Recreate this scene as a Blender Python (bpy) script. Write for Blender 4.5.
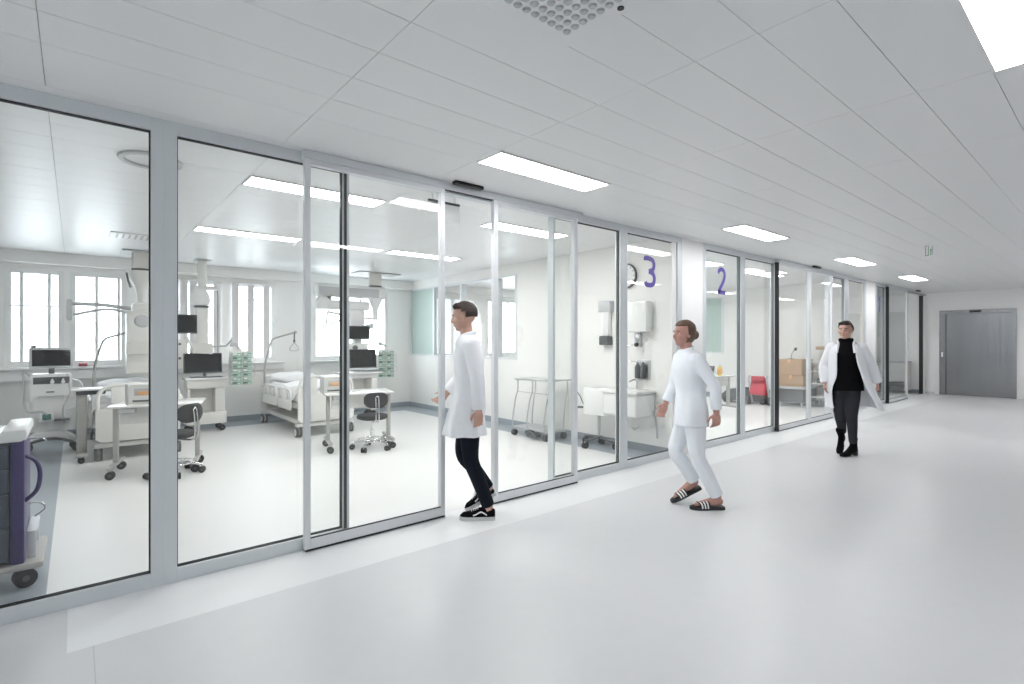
import bpy, bmesh, math, random
from mathutils import Vector, Matrix, Quaternion
random.seed(7)
PI = math.pi
S = bpy.context.scene
COL = S.collection
for o in list(bpy.data.objects):
    bpy.data.objects.remove(o, do_unlink=True)

# ------------------------------------------------------------ camera, world, exposure
cam_d = bpy.data.cameras.new('camera')
cam_d.sensor_width = 36.0
cam_d.lens = 521.0 / 1024.0 * 36.0
cam_d.shift_y = -1.0 / 1024.0
cam_d.clip_start = 0.05
cam_d.clip_end = 200
cam = bpy.data.objects.new('camera', cam_d)
COL.objects.link(cam)
cam.location = (0, 0, 1.5)
cam.rotation_euler = (PI / 2, 0, math.radians(-40))
S.camera = cam

world = bpy.data.worlds.new('sky')
S.world = world
world.use_nodes = True
bg = world.node_tree.nodes['Background']
bg.inputs['Color'].default_value = (0.86, 0.93, 1.0, 1)
bg.inputs['Strength'].default_value = 7.0
LAMP = 18.5            # emission of the corridor ceiling panels
WARD_LAMP = 31.0       # emission of the ward ceiling panels
S.view_settings.view_transform = 'Standard'
S.view_settings.look = 'None'
S.view_settings.exposure = 0.04
S.view_settings.gamma = 1.0
S.view_settings.use_curve_mapping = False

H = 2.86               # ceiling height
YG = 3.87              # plane of the glass front


# ------------------------------------------------------------ materials
def mat(name, col, rough=0.5, metal=0.0, bump=0.0, bscale=40.0, spec=0.5, var=0.0, emis=None, coat=0.0):
    m = bpy.data.materials.new(name)
    m.use_nodes = True
    nt = m.node_tree
    b = nt.nodes['Principled BSDF']
    b.inputs['Base Color'].default_value = (*col, 1)
    b.inputs['Roughness'].default_value = rough
    b.inputs['Metallic'].default_value = metal
    b.inputs['Specular IOR Level'].default_value = spec
    b.inputs['Coat Weight'].default_value = coat
    if emis:
        b.inputs['Emission Color'].default_value = (*emis[0], 1)
        b.inputs['Emission Strength'].default_value = emis[1]
    if bump or var:
        tc = nt.nodes.new('ShaderNodeTexCoord')
        nz = nt.nodes.new('ShaderNodeTexNoise')
        nz.inputs['Scale'].default_value = bscale
        nz.inputs['Detail'].default_value = 4
        nt.links.new(tc.outputs['Object'], nz.inputs['Vector'])
        if bump:
            bp = nt.nodes.new('ShaderNodeBump')
            bp.inputs['Strength'].default_value = bump
            bp.inputs['Distance'].default_value = 0.01
            nt.links.new(nz.outputs['Fac'], bp.inputs['Height'])
            nt.links.new(bp.outputs['Normal'], b.inputs['Normal'])
        if var:
            mx = nt.nodes.new('ShaderNodeMix')
            mx.data_type = 'RGBA'
            mx.inputs['A'].default_value = (*[c * (1 - var) for c in col], 1)
            mx.inputs['B'].default_value = (*[min(1, c * (1 + var)) for c in col], 1)
            nt.links.new(nz.outputs['Fac'], mx.inputs['Factor'])
            nt.links.new(mx.outputs['Result'], b.inputs['Base Color'])
    return m


def glass_mat(name, tint, f0=0.038, rough=0.0):
    m = bpy.data.materials.new(name)
    m.use_nodes = True
    nt = m.node_tree
    nt.nodes.remove(nt.nodes['Principled BSDF'])
    out = nt.nodes['Material Output']
    tr = nt.nodes.new('ShaderNodeBsdfTransparent')
    tr.inputs['Color'].default_value = (*tint, 1)
    gl = nt.nodes.new('ShaderNodeBsdfGlossy')
    gl.inputs['Roughness'].default_value = rough
    lw = nt.nodes.new('ShaderNodeLayerWeight')
    lw.inputs['Blend'].default_value = 0.5
    pw = nt.nodes.new('ShaderNodeMath'); pw.operation = 'POWER'
    pw.inputs[1].default_value = 4.5
    nt.links.new(lw.outputs['Facing'], pw.inputs[0])
    ma = nt.nodes.new('ShaderNodeMath'); ma.operation = 'MULTIPLY_ADD'
    ma.inputs[1].default_value = 1 - f0
    ma.inputs[2].default_value = f0
    nt.links.new(pw.outputs[0], ma.inputs[0])
    mx = nt.nodes.new('ShaderNodeMixShader')
    nt.links.new(ma.outputs[0], mx.inputs[0])
    nt.links.new(tr.outputs[0], mx.inputs[1])
    nt.links.new(gl.outputs[0], mx.inputs[2])
    nt.links.new(mx.outputs[0], out.inputs['Surface'])
    return m


def emit_mat(name, col, strength):
    m = bpy.data.materials.new(name)
    m.use_nodes = True
    nt = m.node_tree
    nt.nodes.remove(nt.nodes['Principled BSDF'])
    e = nt.nodes.new('ShaderNodeEmission')
    e.inputs['Color'].default_value = (*col, 1)
    e.inputs['Strength'].default_value = strength
    nt.links.new(e.outputs[0], nt.nodes['Material Output'].inputs['Surface'])
    return m


M = {}
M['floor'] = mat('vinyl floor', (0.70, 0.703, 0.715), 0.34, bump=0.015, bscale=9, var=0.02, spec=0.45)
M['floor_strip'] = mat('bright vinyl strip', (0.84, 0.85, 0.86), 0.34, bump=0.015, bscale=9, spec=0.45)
M['floor_ward'] = mat('ward vinyl', (0.79, 0.79, 0.785), 0.36, bump=0.015, bscale=9, spec=0.45)
M['floor_border'] = mat('grey blue vinyl', (0.33, 0.37, 0.41), 0.38, bump=0.015, bscale=9, spec=0.45)
M['wall'] = mat('painted wall', (0.91, 0.905, 0.90), 0.6, bump=0.03, bscale=220, spec=0.3)
M['wall_ward'] = mat('ward wall', (0.90, 0.893, 0.87), 0.5, bump=0.02, bscale=220, spec=0.35)
M['ceil'] = mat('lacquered metal ceiling', (0.83, 0.832, 0.838), 0.37, bump=0.05, bscale=2.2, spec=0.5)
M['gap'] = mat('ceiling gap', (0.30, 0.30, 0.31), 0.8)
M['alu'] = mat('anodised aluminium', (0.70, 0.735, 0.755), 0.42, metal=0.25, bump=0.02, bscale=300)
M['alu_light'] = mat('light aluminium', (0.74, 0.76, 0.78), 0.4, metal=0.25)
M['gasket'] = mat('black gasket', (0.012, 0.013, 0.015), 0.45)
M['glass'] = glass_mat('clear glass', (0.985, 0.993, 0.989))
M['glass_green'] = mat('satin green glass', (0.52, 0.63, 0.585), 0.25)
M['white'] = mat('white plastic', (0.84, 0.84, 0.83), 0.35)
M['white_gloss'] = mat('white lacquer', (0.88, 0.88, 0.87), 0.2, coat=0.3)
M['cream'] = mat('cream plastic', (0.72, 0.705, 0.66), 0.4)
M['cream_light'] = mat('pale cream plastic', (0.80, 0.79, 0.76), 0.38)
M['greypl'] = mat('light grey plastic', (0.55, 0.56, 0.57), 0.42)
M['dkgrey'] = mat('dark grey plastic', (0.10, 0.105, 0.11), 0.45)
M['black'] = mat('black rubber', (0.018, 0.018, 0.02), 0.5)
M['screen'] = mat('dark screen', (0.008, 0.009, 0.010), 0.15, spec=0.35)
M['steel'] = mat('stainless steel', (0.56, 0.57, 0.58), 0.28, metal=0.9)
M['leggrey'] = mat('grey enamel', (0.46, 0.45, 0.43), 0.45, metal=0.2)
M['chrome'] = mat('chrome', (0.75, 0.75, 0.76), 0.12, metal=1.0)
M['linen'] = mat('white linen', (0.88, 0.88, 0.885), 0.85, bump=0.4, bscale=14, spec=0.2)
M['green'] = mat('green pump face', (0.20, 0.42, 0.33), 0.4)
M['green_dk'] = mat('dark green face', (0.05, 0.22, 0.17), 0.4)
M['purple'] = mat('purple plastic', (0.04, 0.028, 0.13), 0.35)
M['purple_sign'] = mat('purple film', (0.14, 0.10, 0.46), 0.5)
M['cartblue'] = mat('blue grey drawer', (0.055, 0.07, 0.10), 0.4)
M['orange'] = mat('amber screen', (0.85, 0.48, 0.22), 0.3)
M['red'] = mat('red plastic', (0.55, 0.03, 0.06), 0.4)
M['yellow'] = mat('yellow plastic', (0.85, 0.62, 0.10), 0.4)
M['card'] = mat('brown cardboard', (0.50, 0.33, 0.20), 0.8, bump=0.05, bscale=60, var=0.06)
M['coatw'] = mat('white coat cloth', (0.90, 0.91, 0.94), 0.8, bump=0.5, bscale=9, spec=0.15)
M['coatblue'] = mat('pale white tunic cloth', (0.86, 0.89, 0.93), 0.8, bump=0.5, bscale=9, spec=0.15)
M['denim'] = mat('black trouser cloth', (0.008, 0.011, 0.018), 0.8, bump=0.4, bscale=18, spec=0.15)
M['darkcloth'] = mat('charcoal cloth', (0.035, 0.036, 0.042), 0.85, bump=0.4, bscale=18, spec=0.1)
M['blackcloth'] = mat('black knit', (0.006, 0.006, 0.007), 0.9, bump=0.4, bscale=40, spec=0.1)
M['skin'] = mat('skin', (0.60, 0.36, 0.28), 0.5, bump=0.05, bscale=60, var=0.05)
M['skin_dk'] = mat('reddish skin', (0.50, 0.27, 0.22), 0.5, bump=0.05, bscale=60, var=0.05)
M['hair'] = mat('dark brown hair', (0.035, 0.022, 0.016), 0.55, bump=0.9, bscale=70)
M['hair_br'] = mat('brown hair', (0.14, 0.085, 0.06), 0.55, bump=0.9, bscale=70)
M['eye'] = mat('eye white', (0.8, 0.8, 0.8), 0.2)
M['iris'] = mat('dark iris', (0.03, 0.02, 0.015), 0.1)
M['lip'] = mat('lips', (0.42, 0.17, 0.15), 0.45)
M['rubber_white'] = mat('white rubber', (0.62, 0.62, 0.62), 0.5)
M['upholstery'] = mat('charcoal upholstery', (0.035, 0.036, 0.038), 0.75, bump=0.2, bscale=120)
M['blind'] = mat('white vertical slat', (0.80, 0.77, 0.775), 0.7)
M['facade'] = mat('pale grey facade', (0.62, 0.66, 0.70), 0.8)
M['lamp'] = emit_mat('lamp diffuser', (0.985, 0.99, 1.0), LAMP)
M['lamp_ward'] = emit_mat('ward lamp diffuser', (1.0, 0.99, 0.965), WARD_LAMP)
M['signgreen'] = mat('sign green', (0.10, 0.30, 0.20), 0.5)
# brushed steel of the lift doors
M['lift'] = mat('brushed steel', (0.26, 0.262, 0.27), 0.24, metal=0.95)
_nt = M['lift'].node_tree
_tc = _nt.nodes.new('ShaderNodeTexCoord'); _mp = _nt.nodes.new('ShaderNodeMapping')
_mp.inputs['Scale'].default_value = (1, 2.4, 0.22)
_nz = _nt.nodes.new('ShaderNodeTexNoise'); _nz.inputs['Scale'].default_value = 2
_bp = _nt.nodes.new('ShaderNodeBump'); _bp.inputs['Strength'].default_value = 0.3; _bp.inputs['Distance'].default_value = 0.02
_nt.links.new(_tc.outputs['Object'], _mp.inputs[0]); _nt.links.new(_mp.outputs[0], _nz.inputs['Vector'])
_nt.links.new(_nz.outputs['Fac'], _bp.inputs['Height'])
_nt.links.new(_bp.outputs['Normal'], _nt.nodes['Principled BSDF'].inputs['Normal'])


# ------------------------------------------------------------ mesh helpers
def V(*a):
    return Vector(a)


class MB:
    """collects shapes, then links them as one mesh object"""
    def __init__(self):
        self.bm = bmesh.new()
        self.mats = []

    def mi(self, m):
        if m is None:
            return 0
        if m not in self.mats:
            self.mats.append(m)
        return self.mats.index(m)

    def _tag(self, verts, m):
        if m is None:
            return
        i = self.mi(m)
        for f in {f for v in verts for f in v.link_faces}:
            f.material_index = i

    def box(self, x0, y0, z0, x1, y1, z1, bev=0.0, m=None, seg=2):
        r = bmesh.ops.create_cube(self.bm, size=1)
        vs = r['verts']
        c = V((x0 + x1) / 2, (y0 + y1) / 2, (z0 + z1) / 2)
        s = V(abs(x1 - x0), abs(y1 - y0), abs(z1 - z0))
        for v in vs:
            v.co = V(v.co.x * s.x, v.co.y * s.y, v.co.z * s.z) + c
        self._tag(vs, m)
        if bev:
            bev = min(bev, min(s) * 0.49)
            es = list({e for v in vs for e in v.link_edges})
            g = bmesh.ops.bevel(self.bm, geom=es, offset=bev, segments=seg, profile=0.5, affect='EDGES')
            if m is not None:
                i = self.mi(m)
                for f in g['faces']:
                    f.material_index = i
            vs = list({v for f in g['faces'] for v in f.verts})
        return vs

    def obox(self, c, size, rot, bev=0.0, m=None):
        """oriented box: centre, size, Euler rotation"""
        n0 = len(self.bm.verts)
        self.bm.verts.index_update()
        old = set(self.bm.verts)
        self.box(-size[0] / 2, -size[1] / 2, -size[2] / 2, size[0] / 2, size[1] / 2, size[2] / 2, bev, m)
        new = [v for v in self.bm.verts if v not in old]
        R = rot if isinstance(rot, Matrix) else Matrix.Rotation(rot[2], 4, 'Z') @ Matrix.Rotation(rot[1], 4, 'Y') @ Matrix.Rotation(rot[0], 4, 'X')
        for v in new:
            v.co = R @ v.co + Vector(c)
        return new

    def cyl(self, p0, p1, r0, r1=None, seg=20, m=None):
        p0, p1 = Vector(p0), Vector(p1)
        r1 = r0 if r1 is None else r1
        d = p1 - p0
        r = bmesh.ops.create_cone(self.bm, cap_ends=True, segments=seg, radius1=r0, radius2=r1, depth=d.length)
        q = V(0, 0, 1).rotation_difference(d.normalized())
        for v in r['verts']:
            v.co = q @ v.co + (p0 + p1) / 2
        self._tag(r['verts'], m)
        return r['verts']

    def sph(self, c, rad, rot=None, m=None, seg=20):
        if not hasattr(rad, '__len__'):
            rad = (rad, rad, rad)
        r = bmesh.ops.create_uvsphere(self.bm, u_segments=seg, v_segments=max(8, seg // 2 + 2), radius=1)
        for v in r['verts']:
            p = V(v.co.x * rad[0], v.co.y * rad[1], v.co.z * rad[2])
            if rot is not None:
                p = rot @ p
            v.co = p + Vector(c)
        self._tag(r['verts'], m)
        return r['verts']

    def rings(self, rings, closed_ends=True, closed=True, m=None):
        bm = self.bm
        R = [[bm.verts.new(p) for p in ring] for ring in rings]
        n = len(R[0])
        i = self.mi(m)
        for a, b in zip(R[:-1], R[1:]):
            for k in range(n if closed else n - 1):
                f = bm.faces.new((a[k], a[(k + 1) % n], b[(k + 1) % n], b[k]))
                f.material_index = i
        if closed_ends and closed:
            bm.faces.new(list(reversed(R[0]))).material_index = i
            bm.faces.new(R[-1]).material_index = i
        return R

    def tube(self, pts, rad, seg=12, m=None, smooth=0):
        pts = [Vector(p) for p in pts]
        if smooth:
            pts = spline(pts, smooth)
        n = len(pts)
        if not hasattr(rad, '__len__'):
            rads = [rad] * n
        else:
            rr = list(rad)
            rads = [rr[min(len(rr) - 2, int(i * (len(rr) - 1) / (n - 1)))] * (1 - ((i * (len(rr) - 1) / (n - 1)) - min(len(rr) - 2, int(i * (len(rr) - 1) / (n - 1))))) +
                    rr[min(len(rr) - 2, int(i * (len(rr) - 1) / (n - 1))) + 1] * ((i * (len(rr) - 1) / (n - 1)) - min(len(rr) - 2, int(i * (len(rr) - 1) / (n - 1)))) for i in range(n)]
        t = (pts[1] - pts[0]).normalized()
        up = V(0, 0, 1) if abs(t.z) < 0.9 else V(1, 0, 0)
        a = t.cross(up).normalized()
        rings = []
        pt = t
        for i, p in enumerate(pts):
            if i == 0:
                t = (pts[1] - pts[0]).normalized()
            elif i == n - 1:
                t = (pts[-1] - pts[-2]).normalized()
            else:
                t = ((pts[i + 1] - p).normalized() + (p - pts[i - 1]).normalized()).normalized()
            q = pt.rotation_difference(t)
            a = (q @ a)
            a = (a - t * a.dot(t)).normalized()
            b = t.cross(a)
            pt = t
            rings.append([p + (a * math.cos(2 * PI * k / seg) + b * math.sin(2 * PI * k / seg)) * rads[i] for k in range(seg)])
        self.rings(rings, m=m)

    def prism(self, poly, z0, z1, axis='Z', m=None):
        """extrude a 2D polygon; axis Z: (x,y), Y: (x,z) along y, X: (y,z) along x"""
        def mk(p, h):
            if axis == 'Z':
                return V(p[0], p[1], h)
            if axis == 'Y':
                return V(p[0], h, p[1])
            return V(h, p[0], p[1])
        self.rings([[mk(p, z0) for p in poly], [mk(p, z1) for p in poly]], m=m)

    def lathe(self, prof, c=(0, 0, 0), seg=28, m=None, caps=True):
        c = Vector(c)
        self.rings([[c + V(r * math.cos(2 * PI * k / seg), r * math.sin(2 * PI * k / seg), z) for k in range(seg)] for r, z in prof], closed_ends=caps, m=m)

    def build(self, name, material, parent=None, smooth=True, loc=None, rot=None):
        bm = self.bm
        bmesh.ops.recalc_face_normals(bm, faces=bm.faces)
        me = bpy.data.meshes.new(name)
        bm.to_mesh(me)
        bm.free()
        if self.mats:
            for mm in self.mats:
                me.materials.append(mm)
        else:
            me.materials.append(material)
        o = bpy.data.objects.new(name, me)
        COL.objects.link(o)
        if parent is not None:
            o.parent = parent
        if loc is not None:
            o.location = loc
        if rot is not None:
            o.rotation_euler = rot
        if smooth:
            me.polygons.foreach_set('use_smooth', [True] * len(me.polygons))
            try:
                me.set_sharp_from_angle(angle=math.radians(38))
            except Exception:
                pass
        return o


def spline(pts, sub):
    out = []
    n = len(pts)
    for i in range(n - 1):
        p0 = pts[max(0, i - 1)]; p1 = pts[i]; p2 = pts[i + 1]; p3 = pts[min(n - 1, i + 2)]
        for k in range(sub):
            t = k / sub
            out.append(0.5 * ((2 * p1) + (p2 - p0) * t + (2 * p0 - 5 * p1 + 4 * p2 - p3) * t * t + (3 * p1 - p0 - 3 * p2 + p3) * t ** 3))
    out.append(pts[-1])
    return out


def tag(o, label=None, cat=None, group=None, kind=None):
    if label: o['label'] = label
    if cat: o['category'] = cat
    if group: o['group'] = group
    if kind: o['kind'] = kind
    return o


def thing(name, label, cat, loc=(0, 0, 0), rz=0.0, group=None):
    o = bpy.data.objects.new(name, None)
    o.empty_display_size = 0.1
    COL.objects.link(o)
    o.location = loc
    o.rotation_euler = (0, 0, rz)
    return tag(o, label, cat, group)


def struct_root(name, loc=(0, 0, 0)):
    o = bpy.data.objects.new(name, None)
    COL.objects.link(o)
    o.location = loc
    return tag(o, kind='structure')


def struct(name, mb, m, parent=None, smooth=False):
    o = mb.build(name, m, parent, smooth)
    if parent is None:
        tag(o, kind='structure')
    return o


def B(*a, **k):
    mb = MB(); mb.box(*a, **k); return mb


def copy_tree(o, parent=None):
    c = o.copy()
    COL.objects.link(c)
    if parent is not None:
        c.parent = parent
    for ch in list(o.children):
        copy_tree(ch, c)
    return c


# ------------------------------------------------------------ room shell
def floor_mesh():
    xs = [-8.0, -1.3, -0.13, -0.03, 5.48, 5.95, 6.68, 7.0, 12.95, 13.4, 14.2, 14.6, 18.1, 18.65, 19.4]
    ys = [-2.6, 3.29, YG - 0.02, 4.0, 10.15, 10.9]
    bm = bmesh.new()
    g = [[bm.verts.new((x, y, 0)) for y in ys] for x in xs]
    for i in range(len(xs) - 1):
        for j in range(len(ys) - 1):
            f = bm.faces.new((g[i][j], g[i + 1][j], g[i + 1][j + 1], g[i][j + 1]))
            cx = (xs[i] + xs[i + 1]) / 2; cy = (ys[j] + ys[j + 1]) / 2
            k = 0
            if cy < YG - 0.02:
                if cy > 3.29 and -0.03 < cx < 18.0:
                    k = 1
            else:
                k = 2
                if cx < -0.1 or cy > 10.15 or 5.48 < cx < 6.68 or 12.95 < cx < 14.2 or cx > 18.1:
                    k = 3
            f.material_index = k
    # thickness
    r = bmesh.ops.extrude_face_region(bm, geom=list(bm.faces))
    for v in [v for v in r['geom'] if isinstance(v, bmesh.types.BMVert)]:
        v.co.z -= 0.2
    bmesh.ops.recalc_face_normals(bm, faces=bm.faces)
    me = bpy.data.meshes.new('floor'); bm.to_mesh(me); bm.free()
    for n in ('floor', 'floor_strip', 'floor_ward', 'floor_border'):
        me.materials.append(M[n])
    o = bpy.data.objects.new('floor', me); COL.objects.link(o)
    tag(o, kind='structure')
floor_mesh()

# welding seam in the corridor vinyl
mb = MB(); mb.box(0.068, -2.5, 0.0, 0.072, 3.289, 0.0006)
struct('trim_1', mb, M['greypl'])

# ceiling: metal planks with open joints under a dark backing
def ceiling():
    mb = MB()
    g = 0.0013
    xs = [-8.64 + 1.2175 * k for k in range(24)]
    xs = [x + (-0.12 - xs[7]) for x in xs]
    ys = []
    y = 0.455 - 0.305 * 10
    while y < 3.5:
        ys.append(y); y += 0.305
    ys.append(3.725)
    rows = list(zip(ys[:-1], ys[1:]))
    yw = 4.64 - 0.61
    wr = []
    while yw < 10.5:
        wr.append((yw, yw + 0.305)); yw += 0.305
    wr[-1] = (wr[-1][0], 10.62)
    for (a, b) in rows + wr:
        for i in range(len(xs) - 1):
            dz = random.uniform(-0.0002, 0.0002)
            mb.box(xs[i] + g, a + g, H + dz, xs[i + 1] - g, b - g, H + 0.012 + dz)
    for i in range(0, len(xs) - 1):
        mb.box(xs[i], 3.725 + g, H, xs[i + 1], 4.03 - g, H + 0.012)
    mb.box(xs[0], -2.75, H + 0.013, 19.5, 11.0, H + 0.06, m=None)
    o = mb.build('ceiling', M['ceil'], smooth=False)
    o.data.materials.append(M['gap'])
    for p in o.data.polygons[-6:]:
        p.material_index = 1
    tag(o, kind='structure')
ceiling()

# back wall with window openings
WIN = [(-0.80, -0.13), (-0.06, 0.66), (1.38, 2.08), (2.20, 3.00), (3.74, 5.41), (8.2, 9.7), (10.4, 12.0), (15.2, 16.9)]
mb = MB()
e = -1.3
for (a, b) in WIN:
    mb.box(e, 10.8, 0, a, 11.05, H)
    mb.box(a, 10.8, 0, b, 11.05, 1.12)
    mb.box(a, 10.8, 2.60, b, 11.05, H)
    e = b
mb.box(e, 10.8, 0, 18.9, 11.05, H)
struct('wall_back', mb, M['wall_ward'])
mb = MB()
mb.box(-1.3, 10.62, 2.68, 5.95, 10.8, H)
mb.box(6.68, 10.62, 2.68, 13.4, 10.8, H)
struct('trim_2', mb, M['wall_ward'])
# left wall of ward, partition walls, columns
struct('wall_left', B(-1.45, YG + 0.05, 0, -1.3, 11.0, H), M['wall_ward'])


def partition(name, x0, x1, openings):
    mb = MB()
    e = YG - 0.02
    for (a, b) in openings:
        mb.box(x0, e, 0, x1, a, H)
        mb.box(x0, a, 0, x1, b, 1.17)
        mb.box(x0, a, 2.68, x1, b, H)
        e = b
    mb.box(x0, e, 0, x1, 10.8, H)
    struct(name, mb, M['wall_ward'])
partition('wall_partition', 5.95, 6.08, [(6.95, 10.77)])
partition('wall_partition.001', 13.4, 13.55, [(7.1, 10.6)])
mb = MB(); mb.box(6.15, YG - 0.03, 0, 6.68, YG + 0.18, H)
struct('wall_front', mb, M['wall'])
mb = MB(); mb.box(13.55, YG - 0.03, 0, 14.22, YG + 0.15, H)
struct('wall_front.001', mb, M['wall'])
# end wall with the lift, with its opening
mb = MB()
mb.box(18.65, 3.50, 0, 18.95, 11.05, H)
mb.box(18.65, -2.75, 0, 18.95, 1.93, H)
mb.box(18.65, 1.93, 2.35, 18.95, 3.50, H)
struct('wall_end', mb, M['wall'])
struct('wall_right', B(-8.4, -2.75, 0, 18.95, -2.6, H), M['wall'])
# wall behind the camera with big windows
mb = MB()
mb.box(-8.4, -2.75, 0, -8.15, -1.9, H); mb.box(-8.4, 0.3, 0, -8.15, 0.8, H); mb.box(-8.4, 3.0, 0, -8.15, 4.1, H)
for a, b in ((-1.9, 0.3), (0.8, 3.0)):
    mb.box(-8.4, a, 0, -8.15, b, 1.1); mb.box(-8.4, a, 2.5, -8.15, b, H)
struct('wall_rear', mb, M['wall'])
struct('wall_left.001', B(-8.4, YG, 0, -1.45, YG + 0.15, H), M['wall'])

# cove baseboards
mb = MB(); mb.box(-1.3, 10.785, 0, 5.95, 10.80, 0.10, bev=0.004)
struct('baseboard_back', mb, M['floor_border'])
mb = MB(); mb.box(5.936, YG + 0.03, 0, 5.95, 10.785, 0.10, bev=0.004)
struct('baseboard_right', mb, M['floor_border'])
mb = MB(); mb.box(13.386, YG + 0.03, 0, 13.4, 10.785, 0.10, bev=0.004)
struct('baseboard_right.001', mb, M['floor_border'])
mb = MB(); mb.box(18.636, YG + 0.03, 0, 18.65, 10.785, 0.10); 
struct('baseboard_end', mb, M['floor_border'])
mb = MB(); mb.box(18.64, -2.6, 0, 18.65, 1.80, 0.06); mb.box(18.64, 3.60, 0, 18.65, YG - 0.05, 0.06)
struct('baseboard_end.001', mb, M['floor'])
# window sill board with heating casing
mb = MB()
mb.box(-1.3, 10.62, 1.06, 0.80, 10.8, 1.10, bev=0.008)
mb.box(-1.3, 10.66, 0.90, 0.80, 10.8, 1.06, bev=0.008)
mb.box(1.30, 10.64, 1.07, 3.15, 10.8, 1.10, bev=0.008)
mb.box(1.30, 10.72, 0.95, 3.15, 10.8, 1.07, bev=0.006)
mb.box(3.60, 10.64, 1.07, 5.50, 10.8, 1.10, bev=0.008)
struct('trim_3', mb, M['white'])

M['skyglass'] = M['glass']


def ext_window(n, x0, x1, mull, bars):
    r = struct_root('window_%d' % n, ((x0 + x1) / 2, 10.86, 1.12))
    w = (x1 - x0) / 2; h = 1.48
    mb = MB()
    t = 0.07
    mb.box(-w, -0.05, t, -w + t, 0.05, h - t); mb.box(w - t, -0.05, t, w, 0.05, h - t)
    mb.box(-w, -0.05, 0, w, 0.05, t); mb.box(-w, -0.05, h - t, w, 0.05, h)
    for f in mull:
        x = -w + 2 * w * f
        mb.box(x - 0.022, -0.04, t, x + 0.022, 0.04, h - t, bev=0.004)
    for f in bars:
        z = h * f
        mb.box(-w + t, -0.03, z - 0.012, w - t, 0.03, z + 0.012, bev=0.003)
    mb.build('window_frame', M['white_gloss'], r, smooth=False)
    B(-w + t, -0.006, t, w - t, 0.006, h - t).build('pane', M['glass'], r, smooth=False)
    mb = MB()
    mb.box(w - 0.05, -0.075, h * 0.42, w - 0.03, -0.05, h * 0.42 + 0.10, bev=0.004)
    mb.build('handle', M['alu_light'], r)
ext_window(1, -0.80, -0.13, (0.27, 0.74), (0.62,))
ext_window(2, -0.06, 0.66, (0.46, 0.86), ())
ext_window(3, 1.38, 2.08, (), ())
ext_window(4, 2.20, 3.00, (), (0.79,))
ext_window(5, 3.74, 5.41, (0.62,), ())
ext_window(6, 8.2, 9.7, (0.5,), ())
ext_window(7, 10.4, 12.0, (0.5,), ())
ext_window(8, 15.2, 16.9, (0.5,), ())
for n, (a, b) in ((9, (-1.9, 0.3)), (10, (0.8, 3.0))):
    r = struct_root('window_%d' % n, (-8.27, (a + b) / 2, 1.1))
    w = (b - a) / 2
    mb = MB()
    for y in (-w, 0, w):
        mb.box(-0.04, y - 0.04, 0, 0.04, y + 0.04, 1.4)
    mb.box(-0.04, -w, 0, 0.04, w, 0.07); mb.box(-0.04, -w, 1.33, 0.04, w, 1.4)
    mb.build('window_frame', M['white_gloss'], r, smooth=False)
    B(-0.005, -w + 0.04, 0.07, 0.005, w - 0.04, 1.33).build('pane', M['glass'], r, smooth=False)

# vertical slat blinds hanging in the reveals of windows 3 and 4
for label, x0, x1, xs in (('half open white vertical blind in the window behind the slim pendant column', 1.40, 2.06, (1.42, 1.56, 1.93)),
                          ('half open white vertical blind in the window between the pumps and the middle bed', 2.22, 2.98, (2.235, 2.50, 2.775))):
    r = thing('vertical_blind', label, 'blind', ((x0 + x1) / 2, 10.74, 2.60), 0, 'vertical window blinds')
    cx = (x0 + x1) / 2
    mb = MB(); mb.box(x0 - cx, 0.0, -0.03, x1 - cx, 0.05, 0.0, bev=0.004)
    mb.build('head_rail', M['white'], r, smooth=False)
    for x in xs:
        mb = MB(); w = 0.115
        mb.rings([[V(x - cx + w * t, 0.015 + 0.008 * math.sin(PI * t) , z) for t in (0, 0.25, 0.5, 0.75, 1)] + [V(x - cx + w * t, 0.018 + 0.008 * math.sin(PI * t), z) for t in (1, 0.75, 0.5, 0.25, 0)] for z in (-1.43, -0.03)])
        mb.build('slat', M['blind'], r)


# ------------------------------------------------------------ glass front
def ribbon(mb, pts, w, y0, y1, sub=6, m=None):
    """flat stroke of width w along a path in the XZ plane, thickness y0..y1"""
    P = spline([V(p[0], 0, p[1]) for p in pts], sub) if sub else [V(p[0], 0, p[1]) for p in pts]
    L = []; Rr = []
    for i, p in enumerate(P):
        t = (P[min(i + 1, len(P) - 1)] - P[max(i - 1, 0)]).normalized()
        n = V(-t.z, 0, t.x)
        L.append(p + n * w / 2); Rr.append(p - n * w / 2)
    for i in range(len(P) - 1):
        a, b, c, d = L[i], L[i + 1], Rr[i + 1], Rr[i]
        mb.rings([[V(q.x, y0, q.z) for q in (a, b, c, d)], [V(q.x, y1, q.z) for q in (a, b, c, d)]], m=m)


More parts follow.
